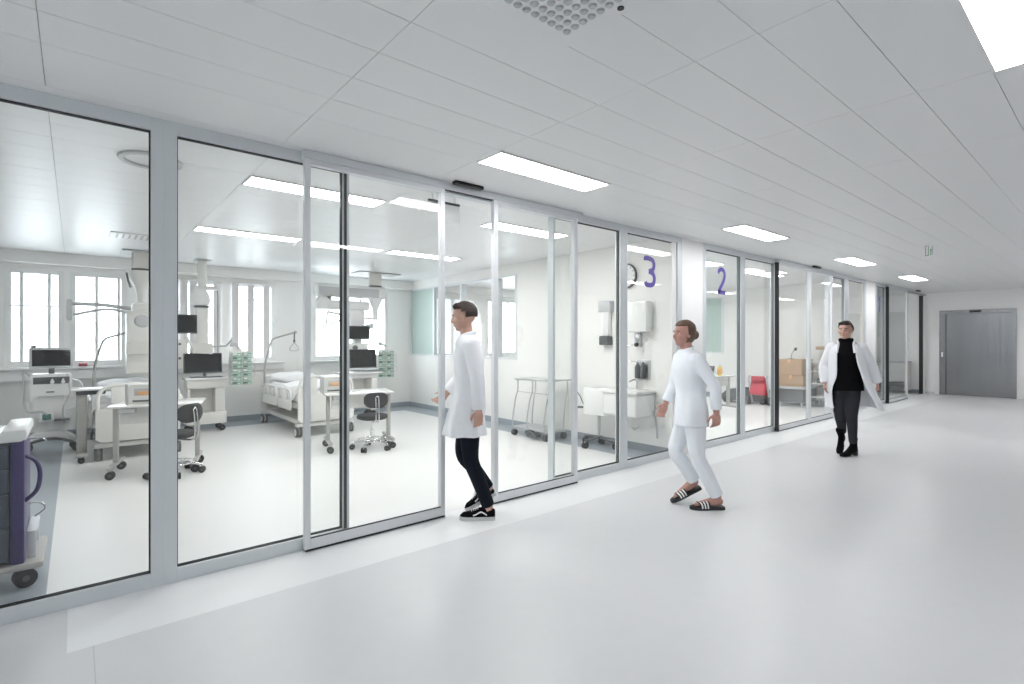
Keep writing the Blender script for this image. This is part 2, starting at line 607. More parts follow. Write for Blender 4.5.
def glazing(n, x0, x1, gl, gr, y=YG, d=0.04, zb=0.083, zt=2.785, fmat='alu', cls='window', zlow=0.0, ztop=H, gasket=True):
    """framed glass bay: outer x0..x1, clear glass gl..gr"""
    r = struct_root('%s_%d' % (cls, n), (x0, y, 0))
    mb = MB()
    mb.box(0, -d, zlow, gl - x0, d, ztop, bev=0.002); mb.box(gr - x0, -d, zlow, x1 - x0, d, ztop, bev=0.002)
    mb.box(gl - x0, -d, zlow, gr - x0, d, zb, bev=0.002); mb.box(gl - x0, -d, zt, gr - x0, d, ztop, bev=0.002)
    mb.build('frame', M[fmat], r, smooth=False)
    B(gl - x0 - 0.01, -0.006, zb - 0.01, gr - x0 + 0.01, 0.006, zt + 0.01).build('pane', M['glass'], r, smooth=False)
    if gasket:
        t = 0.007
        mb = MB()
        a, b = gl - x0, gr - x0
        for s in (-1, 1):
            ys = sorted((s * 0.015, s * 0.006))
            mb.box(a, ys[0], zb, a + t, ys[1], zt); mb.box(b - t, ys[0], zb, b, ys[1], zt)
            mb.box(a, ys[0], zb, b, ys[1], zb + t); mb.box(a, ys[0], zt - t, b, ys[1], zt)
        mb.build('gasket', M['gasket'], r, smooth=False)
    return r


glazing(11, -1.3, 0.42, -1.2, 0.354)
glazing(12, 0.42, 1.60, 0.489, 1.552)
glazing(13, 3.765, 4.92, 3.795, 4.86)
w14 = glazing(14, 4.92, 6.15, 4.992, 6.045)
w15 = glazing(15, 6.68, 7.83, 6.757, 7.765)
glazing(16, 7.83, 8.99, 7.895, 8.93)
glazing(17, 11.32, 12.31, 11.42, 12.20)
glazing(18, 12.31, 13.55, 12.43, 13.42)
w19 = glazing(19, 14.22, 15.0, 14.27, 14.95)
# header with running track over the door openings
mb = MB()
for a, b in ((1.60, 3.765), (8.99, 11.32), (15.0, 18.5)):
    mb.box(a, YG - 0.04, 2.785, b, YG + 0.04, H, bev=0.002)
for a, b in ((1.24, 4.14), (8.95, 11.36), (14.95, 18.5)):
    mb.box(a, YG - 0.11, 2.80, b, YG - 0.041, H - 0.002, bev=0.002)
struct('trim_4', mb, M['alu'])
mb = MB()
for a, b in ((2.30, 3.10), (8.99, 9.5), (16.5, 18.5)):
    mb.box(a, YG - 0.085, 2.792, b, YG - 0.06, 2.80)
struct('trim_5', mb, M['gasket'])


def leaf(n, x0, x1, st=0.045, black_edge=False, handle=None):
    r = struct_root('door_%d' % n, (x0, YG - 0.075, 0.012))
    w = x1 - x0; d = 0.024; zb = 0.075; zt = 2.785; h = 2.80
    mb = MB()
    mb.box(0, -d, 0, st, d, h - 0.012, bev=0.002); mb.box(w - st, -d, 0, w, d, h - 0.012, bev=0.002)
    mb.box(st, -d, 0, w - st, d, zb, bev=0.002); mb.box(st, -d, zt - 0.035, w - st, d, h - 0.012, bev=0.002)
    mb.build('leaf_frame', M['alu_light'], r, smooth=False)
    B(st - 0.005, -0.005, zb - 0.005, w - st + 0.005, 0.005, zt - 0.03).build('pane', M['glass'], r, smooth=False)
    mb = MB()
    mb.box(0.004, -d - 0.002, -0.010, w - 0.004, d, 0.004)
    mb.box(st, -d + 0.006, zb, w - st, -0.006, zb + 0.007)
    mb.build('seal', M['gasket'], r, smooth=False)
    if black_edge:
        mb = MB(); mb.box(-0.022, -0.045, 0, 0.0, 0.02, h - 0.012, bev=0.003)
        mb.build('edge_seal', M['gasket'], r, smooth=False)
    return r


leaf(1, 1.25, 2.42, st=0.040)
leaf(2, 2.95, 4.07, st=0.05)
leaf(3, 8.90, 10.22, black_edge=True)
leaf(4, 10.24, 11.36)
leaf(5, 14.93, 16.66, black_edge=True, st=0.07)
# black brush posts between fixed bay and sliding leaf
mb = MB(); mb.box(1.556, YG - 0.052, 0.083, 1.574, YG - 0.041, 2.785)
struct('trim_6', mb, M['gasket'])
mb = MB(); mb.box(18.42, YG - 0.04, 0, 18.46, YG + 0.05, H, bev=0.003)
struct('trim_7', mb, M['gasket'])

# film digits on the glass
mb = MB()
x, z, w, h = -0, 0, 0.2, 0.36
ribbon(mb, [(-0.105, 0.315), (-0.10, 0.345), (-0.03, 0.345), (0.05, 0.325), (0.075, 0.27), (0.05, 0.21), (-0.03, 0.185)], 0.058, -0.0015, 0)
ribbon(mb, [(-0.03, 0.185), (0.055, 0.16), (0.085, 0.10), (0.06, 0.035), (-0.01, 0.015), (-0.08, 0.02), (-0.105, 0.05)], 0.058, -0.0019, -0.0001)
mb.build('number_film', M['purple_sign'], w14, loc=(5.49 - 4.92, -0.0065, 2.18), smooth=False)
mb = MB()
ribbon(mb, [(-0.09, 0.29), (-0.07, 0.335), (0.0, 0.355), (0.07, 0.33), (0.085, 0.26), (0.05, 0.18), (-0.03, 0.09), (-0.085, 0.02)], 0.058, -0.0015, 0)
ribbon(mb, [(-0.105, 0.02), (0.11, 0.02)], 0.058, -0.0015, 0, sub=0)
mb.build('number_film', M['purple_sign'], w15, loc=(7.24 - 6.68, -0.0065, 2.19), smooth=False)
mb = MB()
ribbon(mb, [(-0.07, 0.29), (-0.01, 0.32), (0.02, 0.36), (0.02, 0.0)], 0.058, -0.0015, 0, sub=0)
mb.build('number_film', M['purple_sign'], w19, loc=(14.60 - 14.22, -0.0065, 2.2), smooth=False)

# ------------------------------------------------------------ lift
r = struct_root('door_6', (18.65, 2.715, 0))
mb = MB()
mb.box(-0.03, -0.785, 0, 0.10, -0.705, 2.35, bev=0.003); mb.box(-0.03, 0.655, 0, 0.10, 0.785, 2.35, bev=0.003)
mb.box(-0.03, -0.705, 2.25, 0.10, 0.655, 2.35, bev=0.003)
mb.build('lift_frame', M['lift'], r, smooth=False)
B(0.12, -0.785, 0, 0.29, 0.785, 2.35).build('light_block_panel', M['gasket'], r, smooth=False)  # dark sheet added behind the doors so no sky shows in the gap
B(0.04, -0.705, 0, 0.07, -0.03, 2.25, bev=0.002).build('lift_panel', M['lift'], r, smooth=False)
B(0.06, -0.04, 0, 0.09, 0.655, 2.25, bev=0.002).build('lift_panel', M['lift'], r, smooth=False)
B(-0.045, -0.10, 2.275, -0.03, 0.14, 2.33, bev=0.003).build('display', M['gasket'], r)
B(-0.04, 0.70, 1.05, -0.03, 0.74, 1.18, bev=0.003).build('call_panel', M['chrome'], r)


# ------------------------------------------------------------ ceiling fittings
def ceiling_light(x, y, label, group, w=1.2175, d=0.30):
    r = thing('ceiling_light', label, 'light', (x + w / 2, y + d / 2, H - 0.012), 0, group)
    mb = MB(); t = 0.012; a, b = w / 2 - 0.003, d / 2 - 0.003
    mb.box(-a, -b, 0, a, -b + t, 0.012); mb.box(-a, b - t, 0, a, b, 0.012)
    mb.box(-a, -b + t, 0, -a + t, b - t, 0.012); mb.box(a - t, -b + t, 0, a, b - t, 0.012)
    mb.build('light_frame', M['white'], r, smooth=False)
    B(-a + t, -b + t, 0.003, a - t, b - t, 0.009).build('diffuser', M['lamp_ward' if group == GW else 'lamp'], r, smooth=False)
    return r


GC = 'recessed corridor lights'; GW = 'ward ceiling lights'
for x, l in ((2.325, 'nearest long corridor ceiling light beside the glass front'),
             (5.975, 'second corridor ceiling light along the glass front, above the digit two'),
             (9.63, 'third corridor ceiling light along the glass front'),
             (13.28, 'farthest small corridor ceiling light before the lift'),
             (-4.975, 'unseen corridor ceiling light added beside the glass front behind the viewpoint')):  # this last one is out of view, added as extra light
    ceiling_light(x, 2.895, l, GC)
for x, l in ((2.325, 'bright ceiling light in the top right corner of the view'), (16.9, 'unseen corridor ceiling light added on the right hand row, nearest the lift'),
             (9.63, 'unseen corridor ceiling light added on the right hand row, third'), (-4.975, 'unseen corridor ceiling light added on the right hand row behind the viewpoint'),
             (13.28, 'unseen corridor ceiling light added on the right hand row, fourth')):  # all but the first are out of view, added to brighten the corridor
    ceiling_light(x, 0.155, l, GC)
for x, y, l in ((1.10, 4.64, 'ward ceiling light close behind the second glass bay'), (3.64, 4.64, 'ward ceiling light just inside the sliding door'),
                (1.10, 7.08, 'deeper ward ceiling light above the left desk'), (3.64, 7.08, 'deeper ward ceiling light above the right desk'),
                (7.6, 4.64, 'near ceiling light in the second ward'), (10.1, 4.64, 'near ceiling light in the second ward, farther along'),
                (7.6, 7.08, 'deep ceiling light in the second ward'), (10.1, 7.08, 'deep ceiling light in the second ward, farther along'),
                (14.9, 4.8, 'near ceiling light in the last ward'), (15.6, 7.5, 'deep ceiling light in the last ward')):
    ceiling_light(x, y, l, GW)

# square swirl diffuser
r = thing('air_diffuser', 'square white perforated air diffuser in the corridor ceiling at the top edge', 'air vent', (1.43, 1.372, H - 0.012))
mb = MB(); mb.box(-0.303, -0.303, 0, 0.303, 0.303, 0.012, bev=0.003)
mb.build('plate', M['ceil'], r, smooth=False)
mb = MB()
for i in range(10):
    for j in range(10):
        x = (i - 4.5) * 0.047; y = (j - 4.5) * 0.047
        mb.lathe([(0.019, -0.0015), (0.019, 0.001), (0.015, 0.003), (0.0145, -0.007), (0.004, -0.010), (0.001, -0.0102)], (x, y, 0), seg=10)
mb.build('nozzles', M['greypl'], r)
mb = MB(); mb.cyl((0.262, -0.04, -0.004), (0.262, -0.04, 0.004), 0.014, seg=14)
mb.build('screw_cap', M['black'], r)
# ward vent and ring
r = thing('air_vent', 'small slotted air vent in the ward ceiling at left', 'air vent', (0.62, 8.35, H - 0.01))
mb = MB(); mb.box(-0.28, -0.22, 0, 0.28, 0.22, 0.01, bev=0.003); mb.build('plate', M['ceil'], r)
mb = MB()
for k in range(7):
    mb.box(-0.22 + k * 0.065, -0.16, -0.002, -0.195 + k * 0.065, 0.16, 0.0)
mb.build('slots', M['leggrey'], r, smooth=False)
mb = MB()
mb.lathe([(0.165, 0), (0.165, 0.012), (0.205, 0.012), (0.205, 0), (0.20, -0.006), (0.17, -0.006), (0.165, 0)], seg=48, caps=False)
tag(mb.build('ceiling_ring', M['greypl'], loc=(0.44, 4.74, H - 0.014)), 'flat grey ring on the ward ceiling near the first frame post', 'ceiling fitting')
for x, y, l in ((2.46, 3.70, 'black motion sensor above the open sliding door of ward three'), (10.2, 3.70, 'black motion sensor above the sliding door of ward two'),
                (17.2, 3.70, 'black motion sensor above the far open door')):
    r = thing('motion_sensor', l, 'sensor', (x, y, H - 0.03), 0, 'door motion sensors')
    mb = MB(); mb.box(0, -0.03, 0, 0.30, 0.03, 0.03, bev=0.008); mb.build('housing', M['gasket'], r)
    mb = MB(); mb.box(0.03, -0.033, 0.004, 0.27, -0.029, 0.02, bev=0.002); mb.build('lens', M['screen'], r)
# hanging sign behind the open door
r = thing('hanging_sign', 'translucent emergency sign plate hanging just inside the open sliding door', 'sign', (2.62, 4.10, 2.60))
B(-0.17, -0.012, 0.17, 0.17, 0.012, 0.19, bev=0.004).build('bracket', M['dkgrey'], r)
mb = MB(); mb.box(-0.17, -0.004, 0.0, 0.17, 0.004, 0.17, bev=0.002); mb.build('plate', M['white'], r)
for x in (-0.12, 0.12):
    mb = MB(); mb.cyl((x, 0, 0.19), (x, 0, 0.26), 0.006); mb.build('rod', M['alu_light'], r)
mb = MB(); mb.box(-0.25, -0.05, 0.08, -0.18, 0.05, 0.15, bev=0.01); mb.build('lamp_housing', M['white'], r)
# far corridor sign
r = thing('hanging_sign', 'small clear escape sign hanging from the corridor ceiling near the lift', 'sign', (9.1, 1.82, H - 0.19), math.radians(90))
r.scale = (0.6, 1, 1)
B(-0.085, -0.003, 0, 0.085, 0.003, 0.17).build('plate', M['white'], r, smooth=False)
mb = MB()
for f in (-1, 1):
    y = 0.0045 * f
    a, b = sorted((y, 0.003 * f))
    ribbon(mb, [(0.012, 0.02), (0.012, 0.15), (0.068, 0.15), (0.068, 0.02), (0.012, 0.02)], 0.010, a, b, sub=0)
    ribbon(mb, [(-0.055, 0.15), (-0.055, 0.02)], 0.012, a, b, sub=0)
    ribbon(mb, [(-0.03, 0.11), (-0.03, 0.06), (-0.02, 0.02)], 0.012, a, b, sub=0)
    ribbon(mb, [(-0.045, 0.10), (-0.012, 0.09)], 0.01, a, b, sub=0)
mb.build('pictogram', M['signgreen'], r, smooth=False)
mb = MB(); mb.cyl((0, 0, 0.17), (0, 0, 0.19), 0.006); mb.build('rod', M['alu_light'], r)


# ------------------------------------------------------------ interior windows in the partitions
def inner_window(n, x, ys, kinds):
    r = struct_root('window_%d' % n, (x, ys[0], 1.17))
    h = 1.51
    mb = MB()
    mb.box(-0.01, 0, 0, 0.14, ys[-1] - ys[0], 0.035, bev=0.003); mb.box(-0.01, 0, h - 0.03, 0.14, ys[-1] - ys[0], h, bev=0.003)
    for y in ys:
        t = 0.025
        a = min(max(y - ys[0] - t, 0), ys[-1] - ys[0] - 2 * t)
        mb.box(-0.012, a, 0.035, 0.14, a + 2 * t, h - 0.03, bev=0.003)
    mb.build('frame', M['alu_light'], r, smooth=False)
    for a, b, k in zip(ys[:-1], ys[1:], kinds):
        B(0.02, a - ys[0] + 0.025, 0.035, 0.032, b - ys[0] - 0.025, h - 0.03).build('pane', M[k], r, smooth=False)
inner_window(20, 5.95, [6.95, 7.55, 8.69, 9.50, 9.72, 10.77], ['glass', 'glass', 'glass', 'glass', 'glass_green'])
inner_window(21, 13.4, [7.1, 8.3, 9.5, 10.6], ['glass_green', 'glass', 'glass'])


# ------------------------------------------------------------ furniture builders
def castor(root, x, y, r=0.05, w=0.03, m='black', hub=None, rz=0.0):
    """twin castor standing on the floor, one mesh"""
    mb = MB()
    c, s_ = math.cos(rz), math.sin(rz)
    for k in (-1, 1):
        o = k * w * 0.62
        p = V(x - s_ * o, y + c * o, r)
        ax = V(-s_, c, 0) * (w * 0.36)
        mb.cyl(p - ax, p + ax, r, seg=20, m=M[m])
        mb.cyl(p - ax * 1.06, p + ax * 1.06, r * 0.34, seg=14, m=M[hub or 'dkgrey'])
    mb.cyl((x, y, r * 1.1), (x, y, r * 2.35), 0.010, seg=10, m=M['greypl'])
    mb.box(x - w * 0.22, y - w * 0.22, r, x + w * 0.22, y + w * 0.22, r * 2.05, bev=0.003, m=M['greypl'])
    return mb.build('castor', None, root)


def desk(label, x, y, rz, w=0.92, d=0.62, group=None, cream=True):
    """mobile overbed style desk: origin at the front left corner of the top, width along local x, depth along y"""
    r = thing('mobile_desk', label, 'desk', (x, y, 0), rz, group)
    mb = MB(); mb.box(-0.02, 0, 0.752, w + 0.02, d, 0.780, bev=0.010)
    mb.build('desk_top', M['white_gloss'], r)
    mb = MB(); mb.box(0.075, 0.13, 0.56, w - 0.075, 0.155, 0.752, bev=0.004)
    mb.build('modesty_panel', M['cream_light'], r)
    mb = MB(); mb.box(0.085, 0.02, 0.69, 0.235, 0.125, 0.75, bev=0.012)
    mb.build('control_box', M['greypl'], r)
    for k in (0.035, w - 0.035):
        mb = MB()
        mb.box(k - 0.024, 0.13, 0.13, k + 0.024, 0.20, 0.752, bev=0.008)
        mb.box(k - 0.024, -0.13, 0.105, k + 0.024, d - 0.14, 0.145, bev=0.008)
        mb.build('leg', M['leggrey'], r)
        for yy in (-0.09, d - 0.18):
            castor(r, k, yy, 0.044, 0.03)
    return r


GD = 'mobile desks in the ward'
desk('white castor desk at the left, half hidden by the first frame post', 0.28, 7.20, math.radians(-14), w=0.86, group=GD)
desk('white castor desk with swivel chair in front, right of the black door posts', 2.60, 6.98, math.radians(-14), w=0.90, group=GD)


def device(label, x, y, z, rz):
    r = thing('infusion_warmer', label, 'medical device', (x, y, z), rz, 'amber screen units on desks')
    mb = MB(); mb.prism([(-0.17, 0.0), (-0.17, 0.20), (-0.15, 0.225), (0.15, 0.225), (0.17, 0.20), (0.17, 0.0)], -0.12, 0.12, axis='Y')
    mb.build('housing', M['cream_light'], r)
    mb = MB(); mb.box(-0.20, -0.125, -0.0, -0.165, 0.125, 0.235, bev=0.012); mb.build('side_grip', M['greypl'], r)
    mb = MB(); mb.box(-0.115, -0.124, 0.10, 0.13, -0.118, 0.18, bev=0.002); mb.build('window', M['greypl'], r)
    mb = MB(); mb.box(-0.09, -0.127, 0.105, 0.10, -0.123, 0.15, bev=0.001); mb.build('screen', M['orange'], r)
    mb = MB(); mb.box(-0.13, -0.126, 0.03, 0.13, -0.119, 0.05, bev=0.002); mb.build('slot', M['dkgrey'], r)
    return r


device('cream device with amber screen on the left desk beside the frame post', 0.655, 7.35, 0.78, math.radians(-14))
device('cream device with amber screen on the right hand desk, beside the black posts', 2.80, 7.17, 0.78, math.radians(-14))


def swivel_chair(label, x, y, rz, group):
    """backrest on the local -y side"""
    r = thing('swivel_chair', label, 'chair', (x, y, 0), rz, group)
    mb = MB(); mb.lathe([(0.02, 0.415), (0.17, 0.415), (0.205, 0.43), (0.212, 0.455), (0.20, 0.478), (0.15, 0.487), (0.02, 0.489)], seg=32)
    mb.build('seat', M['upholstery'], r)
    # curved back pad
    mb = MB(); rings = []
    for i in range(13):
        a = (i / 12 - 0.5) * 1.25
        X = math.sin(a) * 0.27
        Y = -0.25 + (1 - math.cos(a)) * 0.22
        hh = 0.105 * (1 - abs(i / 12 - 0.5) ** 4 * 9)
        ring = []
        for k in range(12):
            t = 2 * PI * k / 12
            ring.append(V(X, Y + 0.022 * math.cos(t), 0.70 + hh * math.copysign(abs(math.sin(t)) ** 0.5, math.sin(t))))
        rings.append(ring)
    mb.rings(rings); mb.build('backrest', M['upholstery'], r)
    mb = MB()
    for sx in (-0.02, 0.02):
        mb.tube([V(sx, -0.04, 0.405), V(sx, -0.22, 0.40), V(sx, -0.295, 0.44), V(sx, -0.30, 0.60), V(sx, -0.283, 0.74)], 0.007, smooth=5)
    mb.tube([V(-0.02, -0.283, 0.74), V(0, -0.283, 0.76), V(0.02, -0.283, 0.74)], 0.007, smooth=4)
    mb.build('back_stem', M['chrome'], r)
    mb = MB(); mb.cyl((0, 0, 0.10), (0, 0, 0.27), 0.026); mb.cyl((0, 0, 0.27), (0, 0, 0.415), 0.014); mb.lathe([(0.09, 0.40), (0.09, 0.415), (0.02, 0.416)])
    mb.build('gas_column', M['chrome'], r)
    mb = MB()
    for k in range(5):
        a = 2 * PI * k / 5 + 0.3
        mb.tube([V(0, 0, 0.115), V(math.cos(a) * 0.15, math.sin(a) * 0.15, 0.118), V(math.cos(a) * 0.27, math.sin(a) * 0.27, 0.093)], [0.018, 0.015, 0.011], smooth=3)
    mb.tube([V(math.cos(t) * 0.2, math.sin(t) * 0.2, 0.135) for t in [2 * PI * i / 32 for i in range(33)]], 0.008, seg=8)
    mb.build('star_base', M['chrome'], r)
    for k in range(5):
        a = 2 * PI * k / 5 + 0.3
        castor(r, math.cos(a) * 0.27, math.sin(a) * 0.27, 0.036, 0.03, rz=a)
    return r


GS = 'black swivel chairs'
c1 = swivel_chair('black swivel chair behind the first frame post at the left desk', 0.86, 6.93, math.radians(35), GS)
c2 = swivel_chair('black swivel chair on chrome base facing the desk right of the black posts', 3.17, 6.80, math.radians(-12), GS)


# --- bed: head end at local x=0, runs along +x, width along y centred
def bed(label, x, y, rz, length=2.1, w=0.95, pole_y=0.3):
    r = thing('hospital_bed', label, 'bed', (x, y, 0), rz, 'adjustable hospital beds')
    W = w / 2
    mb = MB()
    mb.box(0.10, -W + 0.10, 0.17, length - 0.10, W - 0.10, 0.245, bev=0.02)
    mb.box(0.04, -W + 0.02, 0.16, 0.14, W - 0.02, 0.22, bev=0.015); mb.box(length - 0.14, -W + 0.02, 0.16, length - 0.04, W - 0.02, 0.22, bev=0.015)
    mb.build('chassis', M['cream_light'], r)
    for cx in (0.55, length - 0.55):
        mb = MB(); mb.box(cx - 0.07, -0.14, 0.24, cx + 0.07, 0.14, 0.45, bev=0.015)
        mb.build('lift_column', M['greypl'], r)
    mb = MB(); mb.box(0.06, -W + 0.04, 0.44, length - 0.06, W - 0.04, 0.53, bev=0.015)
    mb.build('bed_deck', M['cream'], r)
    mb = MB(); mb.box(0.07, -W + 0.05, 0.53, length - 0.08, W - 0.05, 0.72, bev=0.04, seg=3)
    mb.build('mattress', M['linen'], r)
    # duvet with soft folds
    mb = MB(); rings = []
    rnd = random.Random(3)
    for i in range(25):
        t = i / 24; X = 0.62 + t * (length - 0.75)
        ring = []
        for k in range(25):
            u = k / 24 * 2 - 1
            yv = u * (W + 0.015)
            drop = max(0, abs(u) - 0.86) / 0.14
            z = 0.775 + 0.018 * math.sin(X * 9 + u * 3) + 0.012 * math.sin(u * 9 + X * 4) - drop * 0.19
            ring.append(V(X, yv, z))
        for k in range(24, -1, -1):
            u = k / 24 * 2 - 1
            drop = max(0, abs(u) - 0.86) / 0.14
            ring.append(V(X, u * (W - 0.0), 0.723 - drop * 0.13))
        rings.append(ring)
    mb.rings(rings); mb.build('duvet', M['linen'], r)
    # pillow
    mb = MB(); vs = mb.sph((0.36, 0, 0.83), (0.25, 0.38, 0.10), seg=32)
    for v in vs:
        q = v.co - V(0.36, 0, 0.83)
        v.co.x = 0.36 + math.copysign(min(abs(q.x) * 1.25, 0.25), q.x) * (1 - 0.1 * (q.y / 0.38) ** 2)
        v.co.y = math.copysign(min(abs(q.y) * 1.15, 0.38), q.y)
        v.co.z += 0.008 * math.sin(q.y * 22 + q.x * 12)
    mb.build('pillow', M['linen'], r)
    # end boards with grip openings
    for X, nm in ((0.0, 'headboard'), (length - 0.03, 'footboard')):
        mb = MB()
        top = 0.86 if X == 0 else 0.93
        a = W - 0.03
        mb.prism([(-a, 0.28), (-a, 0.66), (a, 0.66), (a, 0.28), (a - 0.05, 0.24), (-a + 0.05, 0.24)], X, X + 0.03, axis='X')
        arch = [V(X + 0.015, -a + 0.02, 0.64), V(X + 0.015, -a + 0.03, top - 0.10), V(X + 0.015, -a + 0.14, top), V(X + 0.015, 0, top + 0.01),
                V(X + 0.015, a - 0.14, top), V(X + 0.015, a - 0.03, top - 0.10), V(X + 0.015, a - 0.02, 0.64)]
        mb.tube(arch, 0.024, smooth=6)
        for yy in (-0.22, 0.22):
            mb.box(X, yy - 0.07, 0.65, X + 0.03, yy + 0.07, top + 0.0, bev=0.004)
        mb.build(nm, M['cream_light'], r)
    for sx, a, b in ((-1, 0.35, 1.15), (1, 0.35, 1.15), (-1, 1.25, 1.9), (1, 1.25, 1.9)):
        mb = MB(); yy = sx * (W + 0.02)
        mb.tube([V(a, yy, 0.430), V(a + 0.02, yy, 0.670), V(a + 0.10, yy, 0.730), V((a + b) / 2, yy, 0.735), V(b - 0.10, yy, 0.730), V(b - 0.02, yy, 0.670), V(b, yy, 0.430)], 0.018, smooth=5)
        mb.box(a, yy - 0.012, 0.410, b, yy + 0.012, 0.570, bev=0.01)
        for q in (0.33, 0.66):
            X = a + (b - a) * q
            mb.box(X - 0.02, yy - 0.010, 0.560, X + 0.02, yy + 0.010, 0.730, bev=0.005)
        mb.build('side_rail', M['cream_light'], r)
    for cx in (0.10, length - 0.10):
        for cy in (-W + 0.06, W - 0.06):
            mb = MB()
            for k in (-1, 1):
                p = V(cx, cy + k * 0.030, 0.075)
                mb.cyl(p - V(0, 0.014, 0), p + V(0, 0.014, 0), 0.075, seg=28, m=M['dkgrey'])
                mb.cyl(p - V(0, 0.0155, 0), p + V(0, 0.0155, 0), 0.055, seg=24, m=M['cream_light'])
                mb.cyl(p - V(0, 0.017, 0), p + V(0, 0.017, 0), 0.02, seg=14, m=M['greypl'])
            mb.box(cx - 0.025, cy - 0.014, 0.07, cx + 0.025, cy + 0.014, 0.19, bev=0.006, m=M['greypl'])
            mb.build('wheel', None, r)
    # lifting pole with grip
    py = pole_y
    mb = MB()
    mb.cyl((0.07, py, 0.45), (0.07, py, 0.98), 0.019)
    mb.tube([V(0.07, py, 0.95), V(0.08, py + 0.03, 1.20), V(0.09, py + 0.10, 1.46), V(0.10, py + 0.14, 1.53), V(0.12, py + 0.21, 1.565), V(0.20, py + 0.50, 1.665)], 0.017, smooth=4)
    mb.sph((0.20, py + 0.505, 1.665), 0.030)
    mb.build('lifting_pole', M['leggrey'], r)
    mb = MB(); gx = 0.20; py = py + 0.49
    mb.box(gx - 0.012, py - 0.010, 1.47, gx + 0.012, py + 0.010, 1.65, bev=0.003)
    mb.sph((gx, py, 1.50), 0.022)
    mb.build('strap', M['dkgrey'], r)
    mb = MB(); mb.tube([V(gx, py, 1.47), V(gx, py - 0.075, 1.37), V(gx, py - 0.06, 1.32), V(gx, py + 0.06, 1.32), V(gx, py + 0.075, 1.37), V(gx, py, 1.47)], 0.009, smooth=4)
    mb.build('grip', M['greypl'], r)
    # foot pedal bar
    mb = MB(); mb.tube([V(0.0, -W + 0.1, 0.15), V(-0.09, -W + 0.12, 0.11), V(-0.09, W - 0.12, 0.11), V(0.0, W - 0.1, 0.15)], 0.010, smooth=4)
    mb.build('pedal_bar', M['dkgrey'], r)
    return r


bed('made hospital bed with white pillow and lifting pole in the middle of the ward', 3.08, 10.36, -PI / 2, pole_y=-0.40)
bed('hospital bed at the left, partly behind the desk and frame post', 0.64, 10.32, -PI / 2, pole_y=-0.42)
# things on the left bed's side
r = thing('overbed_table', 'grey column overbed table with white top at the end of the left bed', 'table', (0.06, 8.45, 0))
mb = MB(); mb.box(-0.10, -0.17, 0.885, 0.32, 0.17, 0.91, bev=0.008); mb.build('table_top', M['white_gloss'], r)
mb = MB(); mb.box(-0.05, -0.10, 0.83, 0.24, 0.10, 0.885, bev=0.012); mb.build('top_carrier', M['dkgrey'], r)
mb = MB(); mb.box(-0.045, -0.05, 0.10, 0.055, 0.05, 0.84, bev=0.012); mb.build('column', M['leggrey'], r)
mb = MB(); mb.box(-0.05, -0.20, 0.075, 0.06, 0.14, 0.115, bev=0.012); mb.build('foot', M['leggrey'], r)
for yy in (-0.17, 0.11):
    castor(r, 0.0, yy, 0.035, 0.03)


# ------------------------------------------------------------ ventilator on its trolley
r = thing('ventilator_trolley', 'white ventilator trolley with wide dark screen at the far left window', 'medical device', (-0.24, 9.40, 0))
mb = MB(); mb.box(-0.225, -0.05, 1.13, 0.225, 0.02, 1.41, bev=0.014); mb.build('display_case', M['greypl'], r)
mb = MB(); mb.box(-0.195, -0.054, 1.165, 0.195, -0.048, 1.38, bev=0.003); mb.build('screen', M['screen'], r)
mb = MB(); mb.sph((-0.18, -0.02, 1.425), (0.03, 0.03, 0.02)); mb.build('alarm_lamp', M['dkgrey'], r)
mb = MB(); mb.cyl((0, 0.03, 1.02), (0, 0.03, 1.20), 0.03); mb.box(-0.03, -0.03, 1.06, 0.03, 0.03, 1.13, bev=0.01); mb.build('display_mount', M['dkgrey'], r)
mb = MB(); mb.prism([(-0.21, 0.80), (-0.21, 1.03), (-0.19, 1.06), (0.19, 1.06), (0.21, 1.03), (0.21, 0.80), (0.17, 0.77), (-0.17, 0.77)], -0.14, 0.16, axis='Y')
mb.build('ventilator_body', M['white'], r)
mb = MB(); mb.box(-0.18, -0.148, 0.93, 0.185, -0.138, 1.02, bev=0.003); mb.build('front_panel', M['dkgrey'], r)
for x in (0.01, 0.12):
    mb = MB(); mb.cyl((x, -0.145, 0.955), (x, -0.19, 0.955), 0.022); mb.cyl((x, -0.15, 0.985), (x, -0.17, 0.985), 0.012)
    mb.build('connector', M['white'], r)
mb = MB(); mb.box(-0.05, -0.15, 0.815, 0.03, -0.138, 0.83, bev=0.002); mb.build('handle_slot', M['dkgrey'], r)
mb = MB(); mb.prism([(-0.155, 0.22), (-0.14, 0.77), (0.13, 0.77), (0.15, 0.22)], -0.08, 0.14, axis='Y'); mb.build('column', M['white'], r)
mb = MB(); mb.box(-0.12, -0.15, 0.42, 0.02, -0.08, 0.55, bev=0.012); mb.build('gas_module', M['white'], r)
mb = MB(); mb.box(-0.09, -0.155, 0.455, 0.0, -0.148, 0.53, bev=0.003); mb.build('green_panel', M['green_dk'], r)
mb = MB(); mb.box(0.03, -0.24, 0.44, 0.19, -0.08, 0.46, bev=0.006); mb.build('shelf', M['dkgrey'], r)
mb = MB()
mb.prism([(-0.34, 0.13), (-0.20, 0.25), (-0.05, 0.30), (0.10, 0.30), (0.25, 0.19), (0.32, 0.11), (0.30, 0.10), (0.18, 0.16), (0.05, 0.22), (-0.10, 0.22), (-0.26, 0.13), (-0.34, 0.10)], -0.16, 0.12, axis='Y')
mb.build('base', M['white'], r)
mb = MB(); mb.tube([V(-0.30, -0.20, 0.12), V(-0.15, -0.20, 0.19), V(0.0, -0.20, 0.205), V(0.14, -0.20, 0.18), V(0.26, -0.20, 0.11)], 0.018, smooth=5); mb.build('bumper', M['dkgrey'], r)
